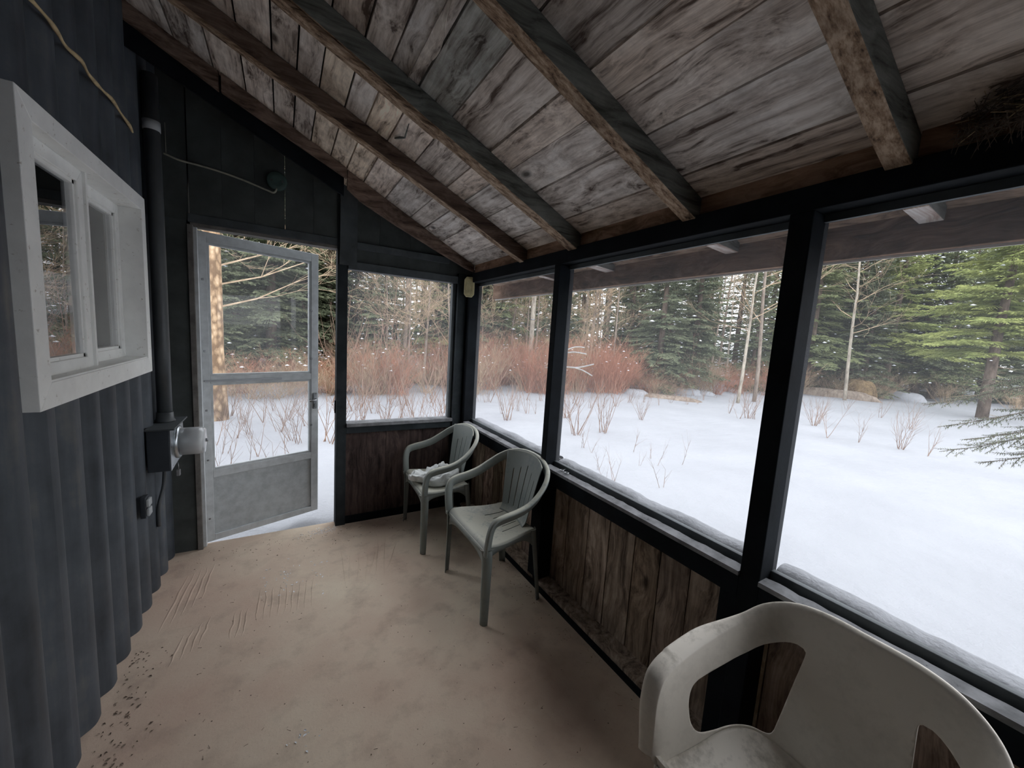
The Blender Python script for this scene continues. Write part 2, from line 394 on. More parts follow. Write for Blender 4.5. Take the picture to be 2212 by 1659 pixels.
def sash(ya, yb, xf, curtain):
    s = MB(); sw = .045
    for pts in ([(ya, iz0), (yb, iz0), (yb-sw, iz0+sw), (ya+sw, iz0+sw)], [(yb, iz0), (yb, iz1), (yb-sw, iz1-sw), (yb-sw, iz0+sw)], [(yb, iz1), (ya, iz1), (ya+sw, iz1-sw), (yb-sw, iz1-sw)], [(ya, iz1), (ya, iz0), (ya+sw, iz0+sw), (ya+sw, iz1-sw)]):
        s.prism(pts, 0, xf-.03, xf)
        inner = []
    o = s.obj('sash', 'white', wn1, .003)
    s2 = MB(); gw = .012
    a, b, c, d = ya+sw, yb-sw, iz0+sw, iz1-sw
    s2.box(xf-.024, xf-.008, a, a+gw, c, d); s2.box(xf-.024, xf-.008, b-gw, b, c, d); s2.box(xf-.024, xf-.008, a, b, c, c+gw); s2.box(xf-.024, xf-.008, a, b, d-gw, d)
    s2.obj('glazing_bead', 'white', o)
    B('pane', xf-.020, xf-.016, ya+sw, yb-sw, iz0+sw, iz1-sw, 'glass', o)
ym = 2.015
sash(iy0, ym+.02, XL-.012, False)
sash(ym-.0, iy1, XL-.050, True)
B('meeting_stile', XL-.03, XL-.004, ym+.018, ym+.034, iz0, iz1, 'white', wn1)
# curtain behind the right sash
mbc = MB(); n = 60; vs_ = []
for i in range(n+1):
    y = ym+.05+(iy1+.02-ym-.05)*i/n
    x = XL-.10+.012*math.sin(i*.55)+.004*math.sin(i*1.7)
    for j in range(9):
        z = iz0+.02+(iz1-iz0)*j/8+.03*(1-j/8)*math.sin(i*.06); vs_.append((x, y, z))
fs = [(i*9+j, i*9+j+1, (i+1)*9+j+1, (i+1)*9+j) for i in range(n) for j in range(8)]
mbc.add(vs_, fs, 0, True); cu = mbc.obj('curtain', 'curtain'); tag(cu, 'grey curtain hanging behind the right pane of the house window', 'curtain')
s_ = cu.modifiers.new('thick', 'SOLIDIFY'); s_.thickness = .003
# room behind
rm = MB()
x0, x1, ya, yb, za, zc = XL-1.6, XL-.165, .8, 3.4, .5, 2.6
for bx in ((x0-.05, x0, ya, yb, za, zc), (x0, x1, ya-.05, ya, za, zc), (x0, x1, yb, yb+.05, za, zc), (x0, x1, ya, yb, za-.05, za), (x0, x1, ya, yb, zc, zc+.05)): rm.box(*bx)
o = rm.obj('wall_inside', 'room'); tag(o, 'dark room inside the house', 'wall', kind='structure')

# ------------------------------------------------------------------ end wall
we = struct('wall_end', 'dark painted end wall with door and window openings', 'wall')
def under(x): return zb(x)+.01
E0, E1 = YE, YE+.055
# siding boards: header above the door in vertical planks, a slit of daylight between the first two
xs = [XL-.03, -.4600, -.4540, -.30, -.14, .02, .18, .326]
for a, b in ((xs[0], xs[1]), (xs[2], xs[3]), (xs[3], xs[4]), (xs[4], xs[5]), (xs[5], xs[6]), (xs[6], xs[7])):
    bz = 2.005
    dy = R.uniform(0, .003)
    MB().prism([(a+.0006, bz), (b-.0006, bz), (b-.0006, under(b)), (a+.0006, under(a))], 1, E0-dy, E1).obj('plank', 'endwall', we)
B('batten', -.47, -.44, E1, E1+.02, 2.235, 2.9, 'endwall', we); B('batten', -.47, -.44, E1, E1+.02, 1.9, 2.055, 'endwall', we)
B('plank', XL-.03, -.468, E0, E1, -.02, 2.005, 'endwall', we)
for a, b in ((.392, .60), (.60, .82), (.82, 1.05), (1.05, 1.36)):
    MB().prism([(a+.0006, 1.87), (b-.0006, 1.87), (b-.0006, under(b)), (a+.0006, under(a))], 1, E0-R.uniform(0, .003), E1).obj('plank', 'endwall', we)
# posts and rails
MB().prism([(.326, -.01), (.392, -.01), (.392, under(.392)), (.326, under(.326))], 1, E0-.012, E1+.03).obj('post', 'endpost', we, .002)
MB().prism([(.338, 1.875), (.446, 1.875), (.446, under(.446)), (.338, under(.338))], 1, E0-.030, E0-.0125).obj('cover_board', 'endrail', we, .002)
B('header_rail', .393, 1.2, E0-.022, E1, 1.852, 1.905, 'endrail', we, .002)
B('header_rail', .447, 1.12, E0-.026, E0-.001, 1.992, 2.038, 'endrail', we, .002)
B('door_header', -.462, .325, E0-.010, E1+.02, 1.998, 2.045, 'endrail', we, .002)
B('head_casing', -.455, .325, E0+.0, E1+.03, 1.978, 1.998, 'jamb', we, .001)
B('door_jamb', -.467, -.440, E0-.012, E1+.035, -.01, 1.985, 'jamb', we, .002)
B('window_sill', .393, 1.2, E0-.03, E0+.075, .742, .768, 'ledge', we, .002)
B('sill_rail', .393, 1.2, E0-.008, E1+.02, .690, .741, 'endpost', we, .002)
xx = .393
for k, wd in enumerate((.15, .14, .16, .13, .15, .16)):
    b = min(xx+wd, 1.30); o = B('plank', xx+.001, b-.001, E0+.018+R.uniform(0, .003), E1+.01, .0, .692, 'board_stain', we); xx = b
B('bottom_rail', .393, 1.28, E0+.0, E0+.016, .0, .055, 'black', we)
B('corner_post', 1.2, 1.27, E0-.03, E1+.03, .0, 1.93, 'endpost', we, .002)
B('window_casing', 1.17, 1.199, E0+.01, E1, .769, 1.851, 'endrail', we, .001)
# brown nailed strip under the roof along the gable
def strip(xa, za, xb_, zb_, hw, yy, name, mat):
    d = Vector((xb_-xa, zb_-za)).normalized(); n_ = Vector((-d.y, d.x)) * hw
    if n_.y < 0: n_ = -n_
    return MB().prism([(xa, za), (xb_, zb_), (xb_+n_.x, zb_+n_.y), (xa+n_.x, za+n_.y)], 1, yy, yy+.022).obj(name, mat, we, .002)
def yg(x): return 2.585+(x+.03)*.215
def gable(xs_, hs, nm, th, off=0, mt_='rafter_brown'):
    mb = MB(); V = []
    for x, h in zip(xs_, hs): V += [(x, yg(x)+off, zb(x)-h), (x, yg(x)+off+th, zb(x)-h), (x, yg(x)+off+th, zb(x)-.001), (x, yg(x)+off, zb(x)-.001)]
    n = len(xs_)-1; mb.add(V, [(4*q+a, 4*q+(a+1) % 4, 4*q+4+(a+1) % 4, 4*q+4+a) for q in range(n) for a in range(4)]+[(3, 2, 1, 0), (4*n, 4*n+1, 4*n+2, 4*n+3)])
    return mb.obj(nm, mt_, we, .002)
gable([-.60, -.26], [.075, .086], 'gable_strip', .03)
gable([-.25, .0, .34], [.088, .076, .058], 'gable_strip', .026, -.012)
gable([-.60, -.2, .33], [.17, .16, .155], 'gable_shade_sheet', .02, .035, 'black')  # added black sheet, stands in for the shaded wall behind the strip
gable([.345, .42, .65, .92, 1.22, 1.30], [.108, .127, .118, .095, .066, .05], 'gable_strip', .028)

# end window screen
w2 = struct('window_2', 'screened opening in the end wall beside the door', 'window')
B('screen', .392, 1.2, YE+.045, YE+.046, .769, 1.852, 'screen', w2)

# ------------------------------------------------------------------ right wall
wr = struct('wall_right', 'half-height screened wall with black posts', 'wall')
X0, X1 = XR, XR+.10
posts = [(2.875, YE+.055), (1.727, 1.768), (.566, .622), (-.60, -.54), (YB, YB+.06)]
posts_w = [(2.875, 3.0), (1.725, 1.772), (.563, .625), (-.60, -.54), (YB, YB+.06)]
for a, b in posts_w:
    B('post', X0 if a < 2.8 else X0-.005, X1, a, b, .0, 1.862, 'black', wr, .003)
B('top_plate', X0, X1, YB, 3.0, 1.862, 1.932, 'black', wr, .003)
B('kick_strip', X0-.008, X0-.0005, YB, 2.95, .0, .032, 'black', wr)
B('bottom_plate', X0-.0, X1+.02, YB, 2.95, .0, .05, 'ledge' if 0 else 'board_dark', wr, .003)
for i in range(len(posts_w)-1):
    yb_, ya_ = posts_w[i][0], posts_w[i+1][1]     # between ya_ .. yb_
    B('sill_rail', X0+.001, X0+.045, ya_, yb_, .655, .732, 'black', wr, .002)
    # ledge with rough edge
    mbl = MB(); n = 60; P = []
    for k in range(n+1):
        y = ya_+(yb_-ya_)*k/n
        e = X0+.040+.006*mnoise.noise(Vector((y*9, i, 0)))+.004*mnoise.noise(Vector((y*31, i, 3)))
        P += [(X0-.008, y, .733), (X0-.008, y, .748), (e, y, .750+.003*mnoise.noise(Vector((y*20, 5, i)))), (e, y, .733)]
    mbl.add(P, [(4*k+a, 4*k+(a+1) % 4, 4*k+4+(a+1) % 4, 4*k+4+a) for k in range(n) for a in range(4)]+[(0, 1, 2, 3), (4*n+3, 4*n+2, 4*n+1, 4*n)])
    mbl.obj('ledge', 'ledge', wr)
    B('screen_frame', X0+.062, X0+.084, ya_, yb_, .70, .768, 'endrail', wr, .002)
    B('outer_sill', X0+.084, X0+.17, ya_, yb_, .70, .745, 'black', wr, .002)
    mbs = MB(); n = 90; m_ = 8; vs_ = []
    for k in range(n+1):
        y = ya_+.002+(yb_-ya_-.004)*k/n
        hh = .030+.016*mnoise.noise(Vector((y*5, i*3.1, 0)))+.007*mnoise.noise(Vector((y*19, i, 1))); oo = .006*mnoise.noise(Vector((y*14, i, 7)))
        for j in range(m_+1):
            a = PI*j/m_; vs_.append((X0+.130+oo-.042*math.cos(a), y, .744+hh*max(0, math.sin(a))**.6))
    mbs.add(vs_, [(k*(m_+1)+j, k*(m_+1)+j+1, (k+1)*(m_+1)+j+1, (k+1)*(m_+1)+j) for k in range(n) for j in range(m_)], 0, True)
    so = mbs.obj('snow_ridge', 'snow')
    tag(so, ['thin snow ridge on the outer sill nearest the corner, beyond the chairs', 'long snow ridge on the outer sill between the two tall posts', 'snow ridge on the outer sill beside the white chair', 'snow ridge on the outer sill behind the camera'][i], 'snow', 'snow ridges on the outer sills')
    # cripple stud beside post and planks below
    if i < 3: B('stud', X0+.002, X0+.09, ya_, ya_+.055, .05, .655, 'black', wr)
    wi = struct('window_%d' % (3+i), ['narrow screened opening next to the corner', 'wide screened opening between two black posts', 'wide screened opening at the right of the view', 'screened opening behind the camera'][i], 'window')
    B('screen', X0+.072, X0+.073, ya_, yb_, .768, 1.862, 'screen', wi)
B('bead', X0+.066, X0+.078, YB, 2.9, 1.840, 1.862, 'endrail', wr)
ybd = [2.95, 2.80, 2.66, 2.50, 2.36, 2.20, 2.05, 1.90, 1.75, 1.604, 1.435, 1.284, 1.128, .989, .849, .70, .55, .40, .25, .10, -.05, -.2, -.36, -.52, -.68, -.84, -1.0, -1.16, -1.33, -1.5, -1.66, YB]
for a, b in zip(ybd[1:], ybd[:-1]):
    o = B('plank', X1-.004-R.uniform(0, .003), X1+.02, a+.003, b-.003, .045, .72, 'board_dark', wr)
    g = R.uniform(.75, 1.25); o.color = (g, g*R.uniform(.92, 1.0), g*R.uniform(.88, 1.0), 1)
B('sheathing', X1+.021, X1+.035, YB, 3.0, -.05, .70, 'dark', wr)
# back wall behind the camera
tag(MB().prism([(XL-.05, -.02), (X1+.02, -.02), (X1+.02, 2.0), (XL-.05, 2.85)], 1, YB-.06, YB).obj('wall_back', 'endwall'), 'dark wall behind the camera', 'wall', kind='structure')

# ------------------------------------------------------------------ ceiling: boards, rafters, fascia
ce = struct('ceiling', 'sloping roof of weathered boards on rafters', 'ceiling')
joints = [-.70, -.57, -.42, -.28, -.15, -.03, .06, .146, .25, .34, .442, .58, .757, .864, 1.003, 1.19, 1.335, 1.46, 1.62]
rafy = {1: (2.100, 2.150, .0586), 2: (1.595, 1.665, .058), 3: (.937, .992, -.0176), 4: (.374, .425, -.0167), 5: (-.24, -.19, 0), 6: (-.86, -.81, 0), 7: (-1.48, -1.43, 0)}
brk = [YB-.05, -1.15, -.215, .40, .965, 1.63, 2.125, 3.02]
tints = {}
def plank(a, b, ya, yb_, tint, drop=0):
    g1 = .0032; 
    P = lambda x, y, h: (x, y, zb(x)+h)
    h0 = -drop+R.uniform(-.0015, .0015)
    top = .020
    tl = R.uniform(-.0015, .0015)
    A = [P(a+g1, ya, h0), P(b-g1, ya, h0+tl), P(b-g1, yb_, h0+tl), P(a+g1, yb_, h0)]
    Bq = [P(a+g1, ya, top), P(b-g1, ya, top), P(b-g1, yb_, top), P(a+g1, yb_, top)]
    o = MB().hexa(A, Bq).obj('plank', 'plank', ce); o.color = (*tint, 1); return o
for j in range(len(joints)-1):
    a, b = joints[j], joints[j+1]
    cuts = [brk[0]]
    for y in brk[1:-1]:
        if R.random() < .45 or (j == 10 and y in (.965, 1.63)) or (j == 9 and y in (.965, 1.63)): cuts.append(y)
    cuts.append(brk[-1])
    for ya, yb_ in zip(cuts[:-1], cuts[1:]):
        g = R.uniform(.78, 1.12); wmt = R.uniform(-.03, .05)
        tint = (g*(1+wmt), g*(1-.01), g*(1-wmt))
        if j in (6, 7, 8, 9) and ya > 1: tint = (g*1.06, g*.98, g*.87)
        if j == 10 and abs(ya-.965) < .01: tint = (.62, .68, .70)
        if j == 17: tint = (.75, .6, .5)
        plank(a, b, ya+.001, yb_-.001, tint)
# bark-edged gap near the top of the third bay
mbk = MB(); n = 24; vs_ = []
for k in range(n+1):
    y = 1.03+.54*k/n; e = .428-.018*math.sin(k*.35)-.012*(k/n)
    for x, h in ((.40, -.001), (.40, -.006), (e, -.012), (e+.003, -.001)): vs_.append((x, y, zb(x)+h))
mbk.add(vs_, [(4*k+a, 4*k+(a+1) % 4, 4*k+4+(a+1) % 4, 4*k+4+a) for k in range(n) for a in range(4)]+[(0, 1, 2, 3), (4*n+3, 4*n+2, 4*n+1, 4*n)])
o = mbk.obj('bark_edge', 'plank', ce)
# splinter hanging from a board edge
MB().tube([(.46, 1.98, zb(.46)-.004), (.468, 1.93, zb(.46)-.018), (.48, 1.88, zb(.47)-.03), (.475, 1.80, zb(.47)-.006)], [.004, .006, .004, .002], 5).obj('splinter', 'rafter_side', ce)
# roofing above the boards
P = lambda x, y, h: (x, y, zb(x)+h)
MB().hexa([P(-.75, YB-.1, .021), P(1.66, YB-.1, .021), P(1.66, 3.1, .021), P(-.75, 3.1, .021)], [P(-.75, YB-.1, .05), P(1.66, YB-.1, .05), P(1.66, 3.1, .05), P(-.75, 3.1, .05)]).obj('roofing', 'dark', ce)
MB().hexa([P(-.75, YB-.1, .051), P(1.67, YB-.1, .051), P(1.67, 3.1, .051), P(-.75, 3.1, .051)], [P(-.75, YB-.1, .20), P(1.64, YB-.1, .18), P(1.64, 3.1, .18), P(-.75, 3.1, .20)]).obj('roof_snow', 'snow', ce)
def rafter(i):
    ya, yb_, k = rafy[i]
    xs_ = [XL-.02+(1.565-XL+.02)*q/16 for q in range(17)]
    mbx = MB(); V = []
    for x in xs_:
        dz = .004*mnoise.noise(Vector((x*5, i*7, 0))); dy = .004*mnoise.noise(Vector((x*4, i*7, 4)))
        z = zr(x)+dz
        if x > 1.45: z += (x-1.45)*.42
        sk = k*(x-XR)
        V += [(x, ya+sk+dy, z), (x, yb_+sk+dy, z), (x, yb_+sk, zb(x)-.001), (x, ya+sk, zb(x)-.001)]
    for q in range(16):
        a = q*4; mbx.add([], []);
    fs = []; mi = []
    for q in range(16):
        a = q*4; fs += [(a, a+1, a+5, a+4), (a+1, a+2, a+6, a+5), (a+2, a+3, a+7, a+6), (a+3, a, a+4, a+7)]; mi += [2 if xs_[q] > 1.38 else 0, 1, 1, 1]
    fs += [(3, 2, 1, 0), (64, 65, 66, 67)]; mi += [0, 0]
    mbx.add(V, fs); mbx.mi = mi
    side = 'rafter_brown' if i == 1 else 'rafter_side'
    return mbx.obj('rafter', ['rafter_bottom', side, 'peeled'], ce, .003)
for i in rafy: rafter(i)
# sister lath nailed on the far rafters
def lath(i, xa, xb_, h, wd, mat, off):
    ya, yb_, k = rafy[i]
    a = [(xa, ya+k*(xa-XR)+off, zr(xa)-h), (xa, ya+k*(xa-XR)+off+wd, zr(xa)-h), (xa, ya+k*(xa-XR)+off+wd, zr(xa)-.001), (xa, ya+k*(xa-XR)+off, zr(xa)-.001)]
    b = [(xb_, ya+k*(xb_-XR)+off, zr(xb_)-h), (xb_, ya+k*(xb_-XR)+off+wd, zr(xb_)-h), (xb_, ya+k*(xb_-XR)+off+wd, zr(xb_)-.001), (xb_, ya+k*(xb_-XR)+off, zr(xb_)-.001)]
    MB().hexa(a, b).obj('lath', mat, ce, .0015)
lath(1, -.35, .50, .014, .03, 'rafter_bottom', -.012)
lath(2, -.45, .53, .016, .05, 'rafter_bottom', .008)
# fascia and frieze blocks
o = B('fascia', 1.575, 1.60, YB-.1, 3.06, 1.775, 1.925, 'fascia', ce, .002)
B('drip_edge', 1.602, 1.606, YB-.1, 3.06, 1.768, 1.93, 'white', ce)
ends = sorted((v[0], v[1]) for v in rafy.values())
prev = YB
for ya, yb_ in ends+[(2.86, 2.9)]:
    if ya-prev > .05: B('frieze_block', XR+.02, XR+.045, prev+.002, ya-.002, 1.932, zb(XR+.02)+.004, 'fascia', ce)
    prev = yb_

# ------------------------------------------------------------------ storm door
d1 = empty('door_1', (-.436, YE+.030, 0), math.radians(21.0))
tag(d1, 'grey aluminium storm door standing ajar with two glass panes', 'door', kind='structure')
DW, DH = .715, 1.965
def rect_frame(name, x0, x1, z0, z1, wl_, wr_, wb_, wt_, y0, y1, mat, parent):
    mb = MB(); mb.box(x0, x0+wl_, y0, y1, z0, z1); mb.box(x1-wr_, x1, y0, y1, z0, z1); mb.box(x0+wl_, x1-wr_, y0, y1, z0, z0+wb_); mb.box(x0+wl_, x1-wr_, y0, y1, z1-wt_, z1)
    return mb.obj(name, mat, parent, .002)
def D(name, *a, bevel=.002): return B(name, *a, d1, bevel)
D('hinge_stile', .0, .052, 0, .03, .02, DH, 'alu')
D('lock_stile', DW-.052, DW, 0, .03, .02, DH, 'alu')
D('top_rail', .052, DW-.052, 0, .03, DH-.058, DH, 'alu')
D('middle_rail', .052, DW-.052, 0, .03, 1.055, 1.10, 'alu')
D('lower_rail', .052, DW-.052, 0, .03, .445, .495, 'alu')
D('bottom_rail', .052, DW-.052, 0, .03, .02, .062, 'alu')
D('kick_panel', .052, DW-.052, .010, .018, .062, .445, 'alu_panel')
f1 = rect_frame('pane_frame', .052, DW-.052, 1.10, DH-.058, .014, .014, .014, .014, .004, .024, 'alu', d1)
f2 = rect_frame('pane_frame', .052, DW-.052, .495, 1.055, .014, .014, .014, .014, .004, .024, 'alu', d1)
B('pane', .066, DW-.066, .012, .015, 1.114, DH-.072, 'clear_glass', f1); B('pane', .066, DW-.066, .012, .015, .509, 1.041, 'dusty_glass', f2)
D('crossbar', .02, .46, -.006, 0, 1.066, 1.076, 'steel', bevel=.001)
lk = B('latch', DW-.040, DW-.012, -.008, 0, .83, .95, 'steel', d1, .002)
MB().tube([(DW-.026, -.008, .90), (DW-.026, -.035, .90), (DW-.045, -.045, .90), (DW-.085, -.045, .895)], .007, 8).obj('handle', 'steel', lk)
MB().box(DW-.036, DW-.016, -.018, -.008, .845, .87).obj('lock_button', 'steel', lk)
for z in (.17, .56, .88, 1.25, 1.68): D('hinge_screw', .022, .034, -.003, 0, z, z+.012, 'steel')
for z in (.7, 1.2, 1.55): D('clip', DW-.06, DW-.045, -.005, 0, z, z+.014, 'steel')
B('hinge_rail', -.442, -.424, YE-.0, YE+.028, .01, 1.975, 'alu', we, .001)
MB().box(.318, .327, 2.985, 3.0, .84, .93).obj('strike_plate', 'black', we)

# ------------------------------------------------------------------ meter, conduit, cables
mt = empty('electric_meter', (XL, 2.65, .78)); tag(mt, 'dark electric meter box with round glass meter on the corrugated wall', 'meter')
def L(o_, p): return tuple(a-b for a, b in zip(p, o_.location))
def atloc(o_, root): o_.parent = root; o_.matrix_parent_inverse = Matrix.Translation(-root.location); return o_
MBX = .100
atloc(B('housing', XL+.012, XL+MBX, 2.505, 2.80, .672, .885, 'box', None, .003), mt)
atloc(B('lid', XL+.008, XL+MBX+.022, 2.495, 2.815, .885, .893, 'galv' if 0 else 'pipe', None, .002), mt)
mbp = MB()
mbp.prism([(2.507, .672), (2.80, .695), (2.80, .884), (2.507, .884)], 0, XL+MBX, XL+MBX+.004); pl_ = atloc(mbp.obj('cover_plate', 'galv', None, .001), mt)
yc, zc_ = 2.655, .787
atloc(MB().lathe([(.088, 0), (.088, .008), (.082, .014), (.078, .016)], (XL+MBX+.004, yc, zc_), 0, 32).obj('mounting_ring', 'galv'), mt)
atloc(MB().lathe([(.074, 0), (.074, .075), (.072, .095), (.066, .104), (.03, .107)], (XL+MBX+.018, yc, zc_), 0, 32).obj('glass_dome', 'meter_glass'), mt)
atloc(MB().lathe([(.066, 0), (.066, .085), (.05, .088)], (XL+MBX+.019, yc, zc_), 0, 32).obj('meter_face', 'white'), mt)
atloc(MB().lathe([(.010, 0), (.010, .012), (.006, .014)], (XL+MBX+.122, yc, zc_), 0, 12).obj('reset_knob', 'steel'), mt)
atloc(MB().tube([(XL+MBX+.012, 2.60, .69), (XL+MBX+.014, 2.60, .66), (XL+MBX+.012, 2.60, .645)], .0025, 6).obj('seal_wire', 'steel'), mt)
atloc(B('seal_tag', XL+MBX+.004, XL+MBX+.020, 2.59, 2.615, .615, .648, 'ledge', None, .003), mt)
cd = MB().tube([(XL+.048, 2.70, .886), (XL+.048, 2.70, 1.3), (XL+.046, 2.71, 2.0), (XL+.040, 2.72, 2.62)], .032, 20).obj('conduit_pipe', 'pipe')
tag(cd, 'thick dark grey conduit pipe rising from the meter box', 'pipe')
MB().lathe([(.044, 0), (.044, .006), (.038, .012), (.036, .05)], (XL+.048, 2.70, .8935), 2, 20).obj('collar', 'pipe', cd)
MB().lathe([(.035, 0), (.035, .045)], (XL+.042, 2.715, 2.36), 2, 24).obj('strap', 'strip', cd)
pts = [(-.565, 1.56, 2.25), (-.565, 1.651, 2.259), (-.562, 1.731, 2.263), (-.565, 1.794, 2.263), (-.567, 1.851, 2.257), (-.565, 1.952, 2.271), (-.563, 1.998, 2.256), (-.565, 2.077, 2.26), (-.565, 2.135, 2.266), (-.565, 2.229, 2.277), (-.565, 2.314, 2.268), (-.567, 2.428, 2.267), (-.568, 2.475, 2.255)]
cc = cat_rom(pts, 6)
o = MB().tube(cc, [.0055+.0014*math.sin(i*.5) for i in range(len(cc))], 8).obj('cable', 'cable'); tag(o, 'yellowed cable running over the window along the corrugated wall', 'cable')
pts = [(-.552, 2.955, 2.340), (-.545, 2.952, 2.336), (-.486, 2.95, 2.32), (-.397, 2.95, 2.315), (-.312, 2.95, 2.307), (-.2, 2.95, 2.288), (-.082, 2.945, 2.258), (-.037, 2.94, 2.250), (-.018, 2.945, 2.296)]
o = MB().tube(cat_rom(pts, 6), .0055, 8).obj('cable', 'cable_grey'); tag(o, 'thin grey cable sagging across the end wall to the round cover', 'cable')
o = MB().lathe([(.056, 0), (.056, -.014), (.050, -.020), (.03, -.022)], (-.022, YE-.004, 2.322), 1, 28).obj('junction_cover', 'disc'); tag(o, 'round dull green box cover above the door', 'cover')
MB().lathe([(.006, 0), (.006, -.004)], (.008, YE-.026, 2.322), 1, 8).obj('screw', 'steel', o); MB().lathe([(.006, 0), (.006, -.004)], (-.052, YE-.026, 2.322), 1, 8).obj('screw', 'steel', o)
o = MB().tube([(-.545, 2.955, 2.50), (-.545, 2.955, 2.345)], .0015, 6).obj('cable', 'cable_grey'); tag(o, 'short thin vertical wire beside the conduit in the top left corner', 'cable')
bxo = empty('outlet_box', (XL, 2.37, .55)); tag(bxo, 'small grey outlet box low on the corrugated wall below the meter', 'outlet')
atloc(B('body', XL+.015, XL+.035, 2.35, 2.405, .50, .60, 'box', None, .003), bxo)
for z in (.553, .508): atloc(B('flap', XL+.035, XL+.048, 2.353, 2.402, z, z+.036, 'strip', None, .004), bxo)
o = MB().tube(cat_rom([(XL+.05, 2.64, .668), (XL+.045, 2.63, .56), (XL+.028, 2.60, .46), (XL+.026, 2.595, .35)], 5), .009, 8).obj('cable', 'pipe'); tag(o, 'dark flexible cable dropping from the underside of the meter box', 'cable')
# plaque on the corner post
mbq = MB(); a_ = [(-.022, -.078), (.022, -.078), (.040, -.055), (.040, .055), (.022, .078), (-.022, .078), (-.040, .055), (-.040, -.055)]
mbq.prism(a_, 1, -.010, 0); pq = mbq.obj('wall_plate', 'cream', None, .004); pq.location = (1.262, 2.862, 1.825); pq.rotation_euler = (0, 0, math.radians(-22))
tag(pq, 'cream eight-sided plastic plate on the corner post', 'plate')
mbq = MB(); mbq.prism([(x*.68, z*.78) for x, z in a_], 1, -.0125, -.009); q = mbq.obj('inner_panel', 'cream', pq, .001)
# rings on the ledge
for k, (x, y) in enumerate(((1.306, 1.605), (1.300, 1.555))):
    o = empty('screw_eye', (x, y, .754), k*1.1); tag(o, ['small metal screw eye on the ledge, the farther of two by the post', 'small metal screw eye on the ledge, the nearer of two by the post'][k], 'hook', 'screw eyes on the ledge')
    pr = [(.011*math.cos(t_), .011*math.sin(t_), .003*k+.002) for t_ in [2*PI*i/16 for i in range(17)]]
    MB().tube(pr, .0025, 6).obj('ring', 'steel', o); MB().tube([(.011, 0, .002), (.032, .006, .002)], [.0025, .0015], 6).obj('shank', 'steel', o)

# ================================================================== outside: snow field, forest, brush
RO = random.Random(21)
BA = [-60, -5, 6, 17, 30, 44, 56, 68, 74, 80, 100, 130]; BD = [9, 10.2, 10.5, 10.7, 12.5, 13.2, 15.3, 19.5, 22, 26, 28, 28]
def border(az): return float(np.interp(az, BA, BD))
def gz(x, y):
    D = math.hypot(x, y); az = math.degrees(math.atan2(x, y)); b = border(az)
    z = -.20+.05*mnoise.noise(Vector((x*.35, y*.35, 0)))+.02*mnoise.noise(Vector((x*1.3, y*1.3, 4)))
    dd = math.hypot(x-.1, y-3.3); z += .14*math.exp(-(dd/1.1)**2)
    if 2.9 < y < 5 and abs(x) < 1.2: z += .035*mnoise.noise(Vector((x*7, y*7, 2)))*math.exp(-(dd/1.0)**2)
    if D > b-1.2: z += .07*(mnoise.noise(Vector((x*.9, y*.9, 9)))+.35)*min(1, D-b+1.2)
    if D > b: z += .012*(D-b)
    return z
gb = MB(); vs_ = []; NR, NA = 120, 200
for i in range(NR+1):
    r = 1.0+ (i/NR)**2.2*89
    for j in range(NA+1):
        a = math.radians(-75+360*j/NA); x, y = r*math.sin(a), r*math.cos(a); vs_.append((x, y, gz(x, y)))
vs_ = [(x, y, z if not (x < 1.40 and y < 3.02) else min(z, -.18)) for x, y, z in vs_]
gb.add(vs_, [(i*(NA+1)+j, i*(NA+1)+j+1, (i+1)*(NA+1)+j+1, (i+1)*(NA+1)+j) for i in range(NR) for j in range(NA)], 0, True)
o = gb.obj('ground', 'snow'); tag(o, 'snow covered ground of the clearing', 'ground', kind='structure')

class TB:     # light triangle builder
    def __init__(s): s.v = []; s.f = []
    def blade(s, p, d, side, w_, droop=0.0):
        n = len(s.v); e = p+d; mid = p+d*.5
        s.v += [p, mid+side*w_, mid-side*w_, e+Vector((0, 0, -droop))]; s.f += [(n, n+1, n+2), (n+1, n+3, n+2)]
    def tube3(s, a, b, ra, rb):
        d = (b-a).normalized(); u = d.orthogonal().normalized(); v = d.cross(u); n = len(s.v)
        for p, r in ((a, ra), (b, rb)):
            for k in range(3):
                t_ = 2.0944*k; s.v.append(p+(u*math.cos(t_)+v*math.sin(t_))*r)
        s.f += [(n+k, n+(k+1) % 3, n+3+(k+1) % 3, n+3+k) for k in range(3)]
    def mesh(s, name, mat, smooth=False):
        me = bpy.data.meshes.new(name); me.from_pydata([tuple(p) for p in s.v], [], s.f)
        if smooth: me.polygons.foreach_set('use_smooth', [True]*len(s.f))
        me.materials.append(M[mat]); me.update(); return me
Z3 = Vector((0, 0, 1))
